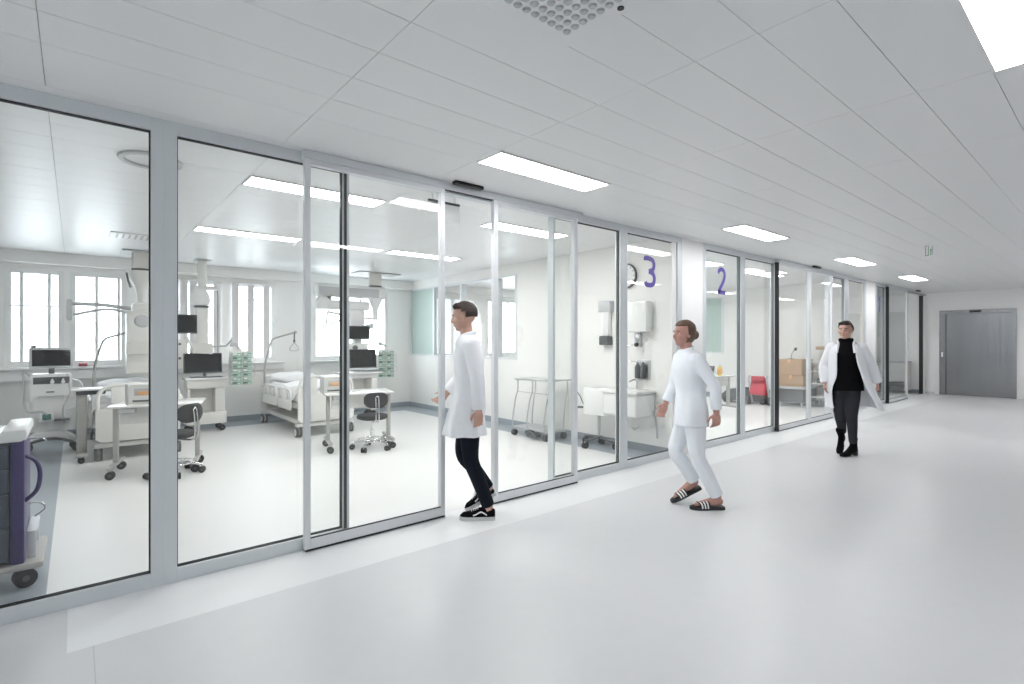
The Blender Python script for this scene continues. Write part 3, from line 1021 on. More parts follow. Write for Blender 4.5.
for x, y in ((-0.29, -0.12), (0.27, -0.12), (-0.25, 0.16), (0.24, 0.16)):
    castor(r, x, y, 0.06, 0.035, m='dkgrey', hub='greypl')
mb = MB(); mb.tube([V(-0.20, -0.05, 1.02), V(-0.27, -0.06, 1.10), V(-0.275, -0.07, 1.0), V(-0.26, -0.08, 0.62), V(-0.20, -0.12, 0.56), V(-0.10, -0.15, 0.57), V(-0.04, -0.15, 0.52)], 0.012, smooth=6)
mb.build('hose', M['greypl'], r)
mb = MB(); mb.tube([V(0.20, -0.05, 0.98), V(0.30, -0.04, 0.93), V(0.33, -0.04, 0.75), V(0.28, 0.02, 0.62), V(0.16, 0.0, 0.56)], 0.011, smooth=6)
mb.build('hose', M['white'], r)
mb = MB(); mb.tube([V(0.16, -0.14, 1.06), V(0.17, -0.14, 0.98), V(0.19, -0.15, 0.80), V(0.12, -0.15, 0.60), V(0.13, -0.13, 0.40)], 0.007, smooth=6)
mb.build('cable', M['greypl'], r)

# red box and dark clip on the window sill
r = thing('sensor_box', 'small red box on the sill behind the left bed', 'box', (0.10, 10.69, 1.10))
mb = MB(); mb.box(-0.055, -0.035, 0, 0.055, 0.035, 0.05, bev=0.008); mb.build('case', M['red'], r)
mb = MB(); mb.box(-0.02, -0.038, 0.012, 0.02, -0.034, 0.035); mb.build('button', M['dkgrey'], r, smooth=False)


# ------------------------------------------------------------ medicine cart at the left edge
def medicine_cart():
    r = thing('medicine_cart', 'purple and blue grey drawer cart with white top at the left edge', 'cart', (-0.575, 4.36, 0))
    X0, X1 = -0.34, 0.34
    mb = MB(); mb.box(X0, -0.02, 0.17, X1, 0.46, 0.90, bev=0.006); mb.build('body', M['cartblue'], r)
    for x in (X0 - 0.002, X1 - 0.06):
        mb = MB(); mb.box(x, -0.05, 0.15, x + 0.062, 0.49, 0.905, bev=0.012); mb.build('corner_panel', M['purple'], r)
    mb = MB(); mb.box(X0 - 0.02, -0.09, 0.895, X1 + 0.0, 0.53, 0.935, bev=0.015)
    mb.build('top_tray', M['white_gloss'], r)
    mb = MB(); mb.box(X1 - 0.10, -0.095, 0.905, X1 + 0.015, 0.535, 0.97, bev=0.012); mb.build('top_rim', M['white'], r)
    z = 0.19
    for h in (0.20, 0.20, 0.15, 0.14):
        mb = MB(); mb.box(X0 + 0.07, -0.045, z, X1 - 0.07, -0.02, z + h - 0.012, bev=0.005)
        d = mb.build('drawer', M['cartblue'], r)
        mb = MB(); mb.box(X0 + 0.20, -0.060, z + h * 0.35, X1 - 0.20, -0.044, z + h * 0.72, bev=0.006)
        mb.build('drawer_handle', M['dkgrey'], d)
        z += h
    mb = MB(); mb.tube([V(X1, 0.0, 0.80), V(X1 + 0.05, 0.0, 0.76), V(X1 + 0.07, 0.0, 0.68), V(X1 + 0.055, 0.0, 0.58), V(X1, 0.0, 0.52)], 0.012, smooth=5)
    mb.build('push_handle', M['purple'], r)
    mb = MB()
    mb.tube([V(X1, 0.15, 0.47), V(X1 + 0.07, 0.15, 0.46), V(X1 + 0.09, 0.15, 0.42), V(X1 + 0.04, 0.15, 0.38)], 0.006, smooth=4)
    mb.build('hook', M['chrome'], r)
    mb = MB()
    mb.tube([V(X1, 0.2, 0.875), V(X1 + 0.07, 0.2, 0.87), V(X1 + 0.09, 0.2, 0.85)], 0.006, smooth=3)
    mb.build('hook', M['chrome'], r)
    mb = MB()
    for yy in (0.05, 0.40):
        mb.box(X1 + 0.01, yy - 0.012, 0.10, X1 + 0.05, yy + 0.012, 0.32, bev=0.004)
    mb.box(X1 + 0.005, 0.05, 0.30, X1 + 0.055, 0.40, 0.32, bev=0.004)
    mb.build('side_bracket', M['alu_light'], r)
    mb = MB(); mb.box(X0 + 0.02, -0.07, 0.115, X1 + 0.09, 0.50, 0.155, bev=0.015); mb.build('base_plate', M['leggrey'], r)
    for x, y in ((X0 + 0.08, 0.0), (X1 - 0.0, 0.0), (X0 + 0.08, 0.43), (X1 - 0.0, 0.43)):
        castor(r, x, y, 0.055, 0.035, m='black', hub='dkgrey', rz=0.25)
    return r
medicine_cart()


# ------------------------------------------------------------ ceiling pendants
def monitor_part(r, c, w, h, rz, name='monitor', tilt=0.0, case='dkgrey'):
    """flat monitor, screen to local -y"""
    R = Matrix.Rotation(rz, 4, 'Z') @ Matrix.Rotation(tilt, 4, 'X')
    mb = MB(); mb.obox(c, (w, 0.035, h), R, bev=0.008)
    o = mb.build(name, M[case], r)
    mb = MB(); mb.obox(Vector(c) + R @ V(0, -0.019, 0.004), (w - 0.022, 0.002, h - 0.032), R)
    mb.build('screen', M['screen'], o, smooth=False)
    mb = MB(); mb.obox(Vector(c) + R @ V(0, 0.035, 0), (0.10, 0.04, 0.10), R, bev=0.01)
    mb.build('mount', M['greypl'], o)
    return o


# left pendant: ceiling drum, funnel, big supply column
r = thing('ceiling_pendant', 'bulky cream supply pendant hanging over the left bed beside the frame post', 'medical pendant', (0.78, 9.75, 0), 0, 'ceiling supply pendants')
mb = MB(); mb.box(-0.25, -0.22, 2.835, 0.30, 0.22, 2.855, bev=0.006); mb.build('ceiling_plate', M['greypl'], r)
mb = MB(); mb.lathe([(0.12, 2.60), (0.12, 2.835)], seg=32); mb.build('drum', M['cream'], r)
mb = MB(); mb.lathe([(0.06, 2.56), (0.125, 2.575), (0.125, 2.60), (0.05, 2.605)], seg=32); mb.build('ring_cap', M['dkgrey'], r)
mb = MB(); mb.lathe([(0.06, 2.04), (0.065, 2.22), (0.10, 2.36), (0.165, 2.46), (0.175, 2.56), (0.10, 2.575)], seg=32); mb.build('funnel', M['cream_light'], r)
mb = MB()
mb.box(-0.19, -0.14, 1.00, 0.21, 0.16, 1.95, bev=0.02); mb.box(-0.12, -0.12, 1.93, 0.15, 0.14, 2.08, bev=0.04)
mb.build('supply_column', M['cream_light'], r)
for z in (1.02, 1.30):
    mb = MB(); mb.box(-0.20, -0.20, z, 0.22, -0.13, z + 0.18, bev=0.012); mb.build('drawer', M['cream'], r)
mb = MB(); mb.sph((0.0, -0.14, 1.80), (0.10, 0.03, 0.095), seg=24); mb.build('cover_lens', M['greypl'], r)
mb = MB()
mb.tube([V(-0.13, 0, 1.99), V(-0.45, -0.02, 2.03), V(-0.82, -0.05, 2.035)], 0.028)
mb.tube([V(-0.12, 0, 1.90), V(-0.30, -0.02, 1.96), V(-0.50, -0.03, 1.955), V(-0.80, -0.05, 1.87)], 0.020, smooth=6)
mb.build('lamp_arm', M['greypl'], r)
mb = MB(); mb.box(-0.87, -0.09, 1.80, -0.81, -0.01, 2.09, bev=0.015); mb.build('arm_head', M['greypl'], r)
mb = MB(); mb.tube([V(-0.19, -0.12, 2.52), V(-0.17, -0.12, 2.40), V(-0.14, -0.12, 2.30)], 0.014); mb.build('cable', M['dkgrey'], r)

# second pendant with two monitors
r = thing('ceiling_pendant', 'slim pendant column with square black monitor right of the frame post', 'medical pendant', (1.64, 10.05, 0), 0, 'ceiling supply pendants')
mb = MB(); mb.box(-0.12, -0.12, 2.843, 0.12, 0.12, 2.855, bev=0.004); mb.build('ceiling_plate', M['greypl'], r)
mb = MB(); mb.cyl((0, 0, 2.42), (0, 0, 2.845), 0.07); mb.box(-0.08, -0.09, 2.36, 0.22, 0.09, 2.42, bev=0.01); mb.build('ceiling_tube', M['cream_light'], r)
mb = MB(); mb.lathe([(0.02, 2.08), (0.13, 2.10), (0.155, 2.17), (0.14, 2.26), (0.09, 2.36), (0.07, 2.42)], c=(-0.03, 0, 0), seg=28); mb.build('swivel_joint', M['white'], r)
mb = MB(); mb.lathe([(0.12, 2.06), (0.125, 2.07), (0.125, 2.085), (0.10, 2.09)], c=(0.0, 0, 0), seg=28); mb.build('ring_cap', M['dkgrey'], r)
mb = MB(); mb.box(-0.10, -0.08, 1.45, 0.08, 0.08, 2.06, bev=0.02); mb.build('supply_column', M['cream_light'], r)
mb = MB(); mb.box(-0.16, -0.14, 1.26, 0.14, 0.10, 1.46, bev=0.02); mb.build('carrier_head', M['cream'], r)
mb = MB(); mb.tube([V(-0.12, -0.10, 1.36), V(-0.22, -0.15, 1.50), V(-0.27, -0.16, 1.62)], 0.022); mb.build('monitor_arm', M['cream_light'], r)
monitor_part(r, (-0.285, -0.17, 1.775), 0.37, 0.31, 0.06)
mb = MB(); mb.box(-0.48, -0.12, 1.05, -0.23, 0.06, 1.52, bev=0.02); mb.build('module_rack', M['cream_light'], r)
for z in (1.45, 1.22):
    mb = MB(); mb.cyl((-0.34, -0.13, z), (-0.34, -0.155, z), 0.02); mb.build('knob', M['dkgrey'], r)
mb = MB(); mb.tube([V(0.10, 0, 1.40), V(0.30, -0.28, 1.42), V(0.36, -0.41, 1.52)], 0.014); mb.build('rail_arm', M['greypl'], r)
mb = MB(); mb.tube([V(0.22, 0.02, 2.40), V(0.235, 0.02, 2.30), V(0.235, 0.02, 1.6), V(0.24, 0.02, 1.10)], 0.006); mb.build('cable', M['dkgrey'], r)
# workstation under it
r = thing('monitor_workstation', 'cream workstation cart with wide monitor beside the green pump rack, left', 'workstation', (1.66, 10.0, 0), 0, 'monitor workstations')
mb = MB(); mb.box(-0.30, -0.22, 0.86, 0.32, 0.20, 0.895, bev=0.01); mb.build('work_top', M['white_gloss'], r)
mb = MB(); mb.box(-0.27, -0.18, 0.72, 0.29, 0.18, 0.86, bev=0.01); mb.build('drawer', M['cream_light'], r)
mb = MB(); mb.box(-0.26, -0.14, 0.30, -0.22, 0.16, 0.72, bev=0.006); mb.box(0.14, -0.14, 0.30, 0.28, 0.16, 0.72, bev=0.006); mb.box(-0.22, 0.14, 0.30, 0.14, 0.16, 0.72)
mb.build('carcass', M['cream_light'], r)
mb = MB(); mb.box(-0.28, -0.20, 0.13, 0.30, 0.18, 0.32, bev=0.012); mb.build('base', M['cream_light'], r)
for x in (-0.22, 0.24):
    for y in (-0.13, 0.12):
        castor(r, x, y, 0.05, 0.03)
monitor_part(r, (-0.03, -0.08, 1.135), 0.56, 0.33, 0.03, tilt=-0.05)
mb = MB(); mb.box(-0.22, -0.17, 0.895, 0.24, -0.02, 0.915, bev=0.005); mb.cyl((0, -0.06, 0.90), (0, -0.05, 1.0), 0.025); mb.build('stand_and_keyboard', M['dkgrey'], r)


def pump_tower(label, x, y, z0, rz, rows, dark=False):
    r = thing('infusion_pump_tower', label, 'infusion pumps', (x, y, z0), rz, 'green infusion pump racks')
    h = rows * 0.068
    mb = MB(); mb.box(-0.155, 0.02, 0, 0.155, 0.06, h + 0.02, bev=0.006); mb.cyl((0, 0.04, h), (0, 0.04, h + 0.06), 0.03)
    mb.build('rack', M['cream_light'], r)
    mb = MB(); mb.tube([V(0, 0.04, h + 0.05), V(-0.05, 0.03, h + 0.11), V(-0.11, 0.02, h + 0.14), V(-0.12, 0.02, h + 0.24)], 0.017, smooth=4)
    mb.box(-0.15, 0, h + 0.09, -0.05, 0.06, h + 0.15, bev=0.01)
    mb.build('swivel_bracket', M['greypl'], r)
    for c in (-1, 1):
        for k in range(rows):
            z = k * 0.068
            mb = MB()
            x0 = -0.155 if c < 0 else 0.005
            mb.box(x0, -0.10, z, x0 + 0.15, 0.02, z + 0.060, bev=0.006, m=M['cream_light'])
            mb.box(x0 + 0.008, -0.104, z + 0.006, x0 + 0.142, -0.098, z + 0.054, m=M['green'])
            mb.box(x0 + 0.02, -0.107, z + 0.022, x0 + 0.075, -0.103, z + 0.046, m=M['dkgrey' if (k + c) % 2 else 'white'])
            mb.box(x0 + 0.09, -0.106, z + 0.012, x0 + 0.125, -0.103, z + 0.03, m=M['cream_light'])
            mb.build('pump', None, r, smooth=False)
    mb = MB()
    for k in range(3):
        z = h * (0.35 + 0.22 * k)
        mb.tube([V(0.155, -0.05, z), V(0.20, -0.07, z + 0.03), V(0.21, -0.07, z - 0.04), V(0.16, -0.05, z - 0.07)], 0.004, seg=6, smooth=4)
        mb.tube([V(-0.155, -0.05, z), V(-0.19, -0.07, z + 0.02), V(-0.195, -0.07, z - 0.05), V(-0.16, -0.05, z - 0.06)], 0.004, seg=6, smooth=4)
    mb.build('infusion_line', M['greypl'], r)
    return r


pump_tower('rack of green fronted infusion pumps hanging left of the middle bed', 2.12, 9.60, 0.775, 0.05, 8)
pump_tower('rack of green fronted infusion pumps hanging at the right of the last window', 4.86, 9.78, 0.77, -0.45, 8)
r = thing('pump_arm', 'pale arm pole carrying the right hand pump rack', 'arm', (4.86, 9.84, 0))

# right hand pendant
bpy.data.objects.remove(r, do_unlink=True)
r = thing('ceiling_pendant', 'wide white double arm pendant with monitors before the last ward window', 'medical pendant', (4.63, 9.8, 0), 0, 'ceiling supply pendants')
mb = MB(); mb.box(-0.42, -0.22, 2.838, 0.46, 0.22, 2.855, bev=0.005); mb.build('ceiling_plate', M['leggrey'], r)
mb = MB(); mb.cyl((0, 0, 2.60), (0, 0, 2.84), 0.125, seg=32); mb.build('drum', M['cream'], r)
mb = MB(); mb.cyl((0, 0, 2.585), (0, 0, 2.605), 0.13, seg=32); mb.build('ring_cap', M['dkgrey'], r)
mb = MB(); mb.box(-1.20, -0.12, 2.34, 0.20, 0.12, 2.585, bev=0.05, seg=3); mb.build('upper_arm', M['white'], r)
mb = MB(); mb.box(-1.17, -0.145, 2.36, 0.02, -0.12, 2.52, bev=0.01); mb.build('arm_cover', M['greypl'], r)
mb = MB(); mb.lathe([(0.03, 2.08), (0.14, 2.10), (0.14, 2.26), (0.10, 2.34)], c=(-1.05, 0, 0), seg=24)
mb.box(-1.2, -0.10, 2.10, -0.15, 0.10, 2.28, bev=0.04); mb.build('lower_arm', M['white'], r)
mb = MB(); mb.cyl((-1.0, 0, 2.28), (-1.0, 0, 2.34), 0.10); mb.build('joint_ring', M['dkgrey'], r)
mb = MB(); mb.lathe([(0.05, 1.92), (0.055, 2.12), (0.11, 2.26), (0.15, 2.36)], c=(0.0, 0, 0), seg=24); mb.build('funnel', M['white'], r)
mb = MB(); mb.tube([V(0.0, 0, 1.94), V(-0.45, -0.03, 1.97), V(-0.98, -0.06, 2.05)], 0.022)
mb.tube([V(-0.98, -0.06, 2.08), V(-1.02, -0.07, 1.80)], 0.018); mb.tube([V(-1.12, -0.10, 1.76), V(-1.02, -0.08, 1.79), V(-0.72, -0.08, 1.91)], 0.014)
mb.build('lamp_arm', M['white'], r)
mb = MB(); mb.box(-0.55, -0.10, 1.78, -0.25, 0.10, 2.12, bev=0.05); mb.box(-0.46, -0.07, 1.02, -0.32, 0.10, 1.80, bev=0.02); mb.build('supply_column', M['white'], r)
mb = MB(); mb.tube([V(-0.38, -0.12, 1.74), V(-0.12, -0.16, 1.80)], 0.05); mb.build('camera_arm', M['greypl'], r)
monitor_part(r, (-0.46, -0.24, 1.66), 0.46, 0.26, 0.05, tilt=0.10)
mb = MB(); mb.box(-0.60, -0.16, 1.33, -0.22, 0.04, 1.46, bev=0.02); mb.build('module_box', M['white'], r)
mb = MB(); mb.cyl((-0.50, -0.17, 1.37), (-0.50, -0.21, 1.37), 0.045); mb.build('knob', M['dkgrey'], r)
mb = MB(); mb.tube([V(-0.24, -0.05, 1.43), V(0.05, -0.03, 1.46), V(0.12, 0.03, 1.48), V(0.135, 0.05, 1.50)], 0.016); mb.build('rail_arm', M['white'], r)
monitor_part(r, (-0.36, -0.22, 1.16), 0.55, 0.36, 0.04, tilt=-0.08)
mb = MB(); mb.box(-0.55, -0.35, 0.925, 0.02, -0.08, 0.945, bev=0.005); mb.build('keyboard', M['dkgrey'], r)
r = thing('monitor_workstation', 'pale workstation cart under the right hand pendant behind the desk', 'workstation', (4.24, 9.78, 0), 0, 'monitor workstations')
mb = MB(); mb.box(-0.42, -0.30, 0.87, 0.40, 0.20, 0.905, bev=0.01); mb.build('work_top', M['white_gloss'], r)
mb = MB(); mb.box(-0.36, -0.20, 0.78, 0.34, 0.18, 0.87, bev=0.01); mb.build('drawer', M['white'], r)
mb = MB(); mb.box(-0.36, -0.18, 0.15, -0.24, 0.18, 0.78, bev=0.01); mb.box(0.22, -0.18, 0.15, 0.34, 0.18, 0.78, bev=0.01); mb.box(-0.24, 0.14, 0.45, 0.22, 0.18, 0.78); mb.build('carcass', M['cream_light'], r)
for x in (-0.30, 0.28):
    for y in (-0.13, 0.13):
        castor(r, x, y, 0.065, 0.03)

# ------------------------------------------------------------ right side wall fittings of the ward
r = thing('wall_clock', 'round white wall clock with dark rim on the ward side wall', 'clock', (5.95, 4.565, 2.41))
r.scale = (1, 0.93, 0.93)
mb = MB()
def xl(mb, prof, seg=40, m=None):
    mb.rings([[V(-z, rr * math.cos(2 * PI * k / seg), rr * math.sin(2 * PI * k / seg)) for k in range(seg)] for rr, z in prof], m=m)
xl(mb, [(0.165, 0), (0.185, 0.01), (0.187, 0.035), (0.178, 0.045), (0.168, 0.04), (0.165, 0.02)]); mb.build('rim', M['dkgrey'], r)
mb = MB(); xl(mb, [(0.168, 0.0), (0.168, 0.022)]); mb.build('dial', M['white_gloss'], r)
mb = MB()
for k in range(12):
    a = 2 * PI * k / 12
    mb.obox((-0.0235, 0.14 * math.sin(a), 0.14 * math.cos(a)), (0.002, 0.010, 0.028), Matrix.Rotation(-a, 4, 'X'))
mb.build('hour_marks', M['black'], r, smooth=False)
for ln, a, w in ((0.085, 1.95, 0.012), (0.125, 0.9, 0.008)):
    mb = MB(); mb.obox((-0.026, math.sin(a) * ln / 2, math.cos(a) * ln / 2), (0.002, w, ln), Matrix.Rotation(-a, 4, 'X'))
    mb.build('hand', M['black'], r, smooth=False)

r = thing('glove_dispenser', 'white vertical wall dispenser with dark lower end beside the fourth frame post', 'dispenser', (5.95, 4.91, 1.44))
mb = MB(); mb.box(-0.09, -0.07, 0.13, 0, 0.07, 0.55, bev=0.02); mb.build('body', M['white_gloss'], r)
mb = MB(); mb.box(-0.11, -0.085, 0.0, 0, 0.085, 0.13, bev=0.012); mb.build('outlet', M['dkgrey'], r)
mb = MB(); mb.box(-0.10, -0.11, 0.48, 0, 0.11, 0.64, bev=0.008); mb.build('top_box', M['greypl'], r)
r = thing('paper_towel_dispenser', 'white paper towel box high on the ward side wall below the clock', 'dispenser', (5.95, 4.30, 1.62))
mb = MB(); mb.box(-0.16, -0.16, 0.0, 0, 0.16, 0.42, bev=0.03); mb.build('cover', M['white_gloss'], r)
r = thing('soap_dispenser', 'chrome lever soap dispenser with black knob above the basin', 'dispenser', (5.95, 4.36, 1.42))
mb = MB(); mb.box(-0.07, -0.05, 0.0, 0, 0.05, 0.18, bev=0.012); mb.build('holder', M['steel'], r)
mb = MB(); mb.tube([V(-0.05, 0.02, 0.03), V(-0.12, 0.14, 0.01), V(-0.13, 0.24, 0.0)], 0.008); mb.build('lever', M['chrome'], r)
mb = MB(); mb.sph((-0.09, -0.01, 0.03), 0.03); mb.build('knob', M['black'], r)
r = thing('soap_dispenser', 'twin dark bottle dispenser on steel plate right above the basin', 'dispenser', (5.95, 4.30, 0.97))
mb = MB(); mb.box(-0.015, -0.12, 0, 0, 0.10, 0.27, bev=0.004); mb.build('back_plate', M['steel'], r)
for y in (-0.035, 0.055):
    mb = MB(); mb.lathe([(0.005, 0.02), (0.036, 0.02), (0.038, 0.05), (0.038, 0.17), (0.028, 0.20), (0.014, 0.215), (0.014, 0.24)], c=(-0.055, y, 0), seg=20); mb.build('bottle', M['dkgrey'], r)
mb = MB(); mb.tube([V(-0.055, 0.055, 0.235), V(-0.09, 0.10, 0.25), V(-0.11, 0.20, 0.245)], 0.008); mb.build('pump_lever', M['chrome'], r)
r = thing('wash_basin', 'white boxed wash basin on the ward side wall under the soap bottles', 'basin', (5.945, 4.38, 0.50))
mb = MB()
mb.box(-0.42, -0.28, 0, 0, 0.28, 0.30, bev=0.03, seg=3)
mb.build('basin_body', M['white_gloss'], r)
mb = MB(); mb.box(-0.44, -0.30, 0.30, 0, 0.30, 0.345, bev=0.015); mb.build('rim', M['white_gloss'], r)
mb = MB(); mb.tube([V(-0.03, 0, 0.345), V(-0.03, 0, 0.44), V(-0.09, 0, 0.47), V(-0.19, 0, 0.45)], 0.012, smooth=4); mb.build('tap', M['chrome'], r)
mb = MB(); mb.cyl((-0.16, 0, -0.16), (-0.16, 0, 0.01), 0.02); mb.tube([V(-0.16, 0, -0.15), V(-0.10, 0, -0.2), V(-0.022, 0, -0.18)], 0.018, smooth=4); mb.build('drain_pipe', M['white'], r)
mb = MB(); mb.tube([V(-0.05, -0.26, 0.1), V(-0.08, -0.34, -0.05), V(-0.08, -0.36, -0.28)], 0.012, smooth=4); mb.build('hose', M['greypl'], r)

# wire trolley for linen
r = thing('linen_trolley', 'empty steel linen trolley frame against the ward side wall', 'trolley', (5.60, 5.93, 0))
mb = MB()
mb.tube([V(0.20, 0.42, 0.89), V(-0.17, 0.42, 0.89), V(-0.21, 0.38, 0.89), V(-0.21, -0.38, 0.91), V(-0.17, -0.42, 0.91), V(0.20, -0.42, 0.91)], 0.014)
mb.box(-0.225, -0.43, 0.895, 0.21, 0.43, 0.91, bev=0.004)
mb.build('top_frame', M['steel'], r)
for x, y in ((-0.20, 0.36), (-0.20, 0.02), (-0.20, -0.36), (0.18, 0.36), (0.18, -0.36)):
    mb = MB(); dx = -0.02 if x < 0 else 0.0
    mb.tube([V(x, y, 0.90), V(x, y, 0.72), V(x + dx, y + 0.03, 0.60), V(x + dx * 2, y + 0.075, 0.30), V(x + dx * 2, y + 0.08, 0.13)], 0.010, smooth=4)
    mb.build('leg', M['steel'], r)
mb = MB(); mb.tube([V(-0.20, 0.34, 0.70), V(-0.20, -0.34, 0.70)], 0.006); mb.build('cross_bar', M['steel'], r)
mb = MB(); mb.box(-0.25, -0.36, 0.125, 0.20, 0.46, 0.145, bev=0.006); mb.build('bottom_tray', M['steel'], r)
mb = MB(); mb.tube([V(-0.26, 0.10, 0.10), V(-0.28, 0.02, 0.12), V(-0.28, -0.10, 0.08)], 0.018); mb.box(-0.33, -0.20, 0.06, -0.22, 0.0, 0.085, bev=0.006); mb.build('pedal', M['dkgrey'], r)
for x, y in ((-0.22, 0.42), (-0.22, -0.30), (0.16, 0.42), (0.16, -0.30)):
    castor(r, x, y, 0.05, 0.025, m='dkgrey')
# procedure table on star base (white, hinged leaf)
r = thing('procedure_table', 'white hinged procedure table on a single column beside the linen trolley', 'table', (5.76, 4.88, 0))
mb = MB(); mb.box(-0.14, -0.18, 0.80, 0.16, 0.20, 0.83, bev=0.008); mb.build('table_top', M['white_gloss'], r)
mb = MB(); mb.box(-0.16, -0.18, 0.46, -0.14, 0.20, 0.83, bev=0.006); mb.build('drop_leaf', M['white_gloss'], r)
mb = MB(); mb.cyl((-0.05, 0.0, 0.13), (-0.05, 0.0, 0.80), 0.022); mb.build('column', M['steel'], r)
mb = MB(); mb.tube([V(-0.14, 0.16, 0.55), V(-0.12, 0.40, 0.53)], 0.016); mb.tube([V(-0.13, 0.2, 0.55), V(-0.12, 0.30, 0.70), V(-0.10, 0.42, 0.80)], 0.007)
mb.build('side_arm', M['dkgrey'], r)
mb = MB()
mb.tube([V(-0.30, 0.04, 0.10), V(-0.05, 0.0, 0.14), V(0.12, 0.10, 0.10)], 0.022); mb.tube([V(-0.05, 0.0, 0.14), V(-0.05, -0.30, 0.10)], 0.022); mb.tube([V(-0.05, 0.0, 0.14), V(0.0, 0.30, 0.10)], 0.022)
mb.build('star_base', M['dkgrey'], r)
for x, y in ((-0.30, 0.04), (0.12, 0.10), (-0.05, -0.30), (0.0, 0.30)):
    castor(r, x, y, 0.042, 0.03)

# ------------------------------------------------------------ second ward
r = desk('white desk with grey legs in the second ward, left of the black post', 9.55, 5.55, math.radians(-10), w=1.1, group='mobile desks in the ward')
r['group'] = 'second ward desk'
r = thing('tray', 'dark folded tray on the second ward desk', 'tray', (9.95, 5.70, 0.78))
mb = MB(); mb.prism([(-0.24, 0), (-0.20, 0.03), (0.02, 0.06), (0.24, 0.20), (0.27, 0.19), (0.20, 0.0)], -0.10, 0.12, axis='Y'); mb.build('body', M['dkgrey'], r)
mb = MB(); mb.box(-0.15, -0.105, 0.01, 0.05, -0.10, 0.03); mb.build('edge', M['green_dk'], r, smooth=False)
r = thing('bottle', 'yellow bottle with orange label standing on the second ward desk', 'bottle', (10.38, 5.58, 0.78))
mb = MB(); mb.lathe([(0.02, 0), (0.05, 0.003), (0.052, 0.02), (0.052, 0.15), (0.03, 0.18), (0.018, 0.185)]); mb.build('body', M['yellow'], r)
mb = MB(); mb.lathe([(0.022, 0.183), (0.022, 0.215), (0.018, 0.22)]); mb.build('cap', M['cream_light'], r)
mb = MB(); mb.lathe([(0.0525, 0.04), (0.0535, 0.042), (0.0535, 0.13), (0.0525, 0.132)]); mb.build('wrap', M['orange'], r)

r = thing('floor_case', 'long low dark grey case on wheels on the second ward floor', 'case', (12.55, 6.05, 0), math.radians(100))
mb = MB(); mb.prism([(-0.55, 0.06), (-0.55, 0.26), (-0.50, 0.32), (0.30, 0.34), (0.42, 0.30), (0.52, 0.20), (0.52, 0.06)], -0.22, 0.22, axis='Y'); mb.build('body', M['dkgrey'], r)
mb = MB(); mb.box(-0.30, -0.08, 0.34, 0.1, 0.08, 0.37, bev=0.01); mb.build('handle', M['black'], r)
for x in (-0.42, 0.42):
    mb = MB(); mb.cyl((x, -0.24, 0.075), (x, 0.24, 0.075), 0.075); mb.build('wheel', M['black'], r)

r = thing('stair_chair', 'red and grey folding transport chair leaning near the black post', 'transport chair', (12.22, 5.62, 0), math.radians(95))
mb = MB()
for x in (-0.20, 0.20):
    mb.tube([V(x, -0.16, 0.06), V(x, -0.05, 0.35), V(x, 0.04, 0.60), V(x, 0.0, 0.68)], 0.022, smooth=4)
mb.build('frame', M['greypl'], r)
mb = MB(); mb.obox((0, -0.02, 0.44), (0.36, 0.05, 0.40), (0.35, 0, 0), bev=0.015); mb.build('backrest', M['red'], r)
mb = MB(); mb.obox((0, -0.15, 0.24), (0.34, 0.22, 0.05), (0.2, 0, 0), bev=0.015); mb.build('seat', M['red'], r)
mb = MB(); mb.box(-0.15, 0.0, 0.58, 0.15, 0.06, 0.68, bev=0.02); mb.build('headrest', M['red'], r)
for x in (-0.24, 0.24):
    mb = MB(); mb.cyl((x - 0.02, -0.06, 0.10), (x + 0.02, -0.06, 0.10), 0.10, seg=28); mb.build('wheel', M['dkgrey'], r)

GB = 'cardboard boxes stacked in the second ward'
r = thing('storage_bench', 'grey low bench holding the cardboard boxes in the second ward', 'bench', (12.95, 5.05, 0))
mb = MB(); mb.box(-0.42, -0.30, 0.40, 0.40, 0.30, 0.46, bev=0.015); mb.build('seat', M['greypl'], r)
mb = MB(); mb.box(-0.40, -0.28, 0.10, 0.38, 0.28, 0.40, bev=0.015); mb.build('body', M['dkgrey'], r)
for x in (-0.36, 0.34):
    for y in (-0.23, 0.23):
        mb = MB(); mb.cyl((x, y, 0), (x, y, 0.10), 0.02); mb.build('leg', M['steel'], r)
for (x, y, z, a, w, d, h, l) in ((12.92, 5.08, 0.46, 0.05, 0.62, 0.54, 0.26, 'lower brown cardboard box on the grey bench'),
                                 (12.90, 5.08, 0.72, -0.04, 0.60, 0.55, 0.36, 'upper brown cardboard box on the grey bench')):
    r = thing('cardboard_box', l, 'box', (x, y, z), a, GB)
    mb = MB(); mb.box(-w / 2, -d / 2, 0, w / 2, d / 2, h - 0.004, bev=0.003); mb.build('carton', M['card'], r, smooth=False)
    mb = MB(); mb.box(-w / 2, -0.03, h - 0.004, w / 2, 0.03, h - 0.002); mb.box(-w / 2 - 0.001, -0.03, h - 0.08, -w / 2, 0.03, h - 0.004); mb.build('tape', M['orange'], r, smooth=False)
r = thing('desk_lamp', 'thin black gooseneck lamp standing on the cardboard boxes', 'lamp', (12.78, 5.12, 1.076))
mb = MB(); mb.lathe([(0.02, 0), (0.07, 0.002), (0.07, 0.015), (0.02, 0.02)]); mb.build('base', M['dkgrey'], r)
mb = MB(); mb.tube([V(0, 0, 0.01), V(0.05, 0, 0.12), V(0.20, -0.02, 0.24)], 0.007, smooth=4); mb.build('neck', M['dkgrey'], r)
mb = MB(); mb.cyl((0.19, -0.02, 0.22), (0.23, -0.025, 0.26), 0.035, 0.02); mb.build('lamp_head', M['black'], r)

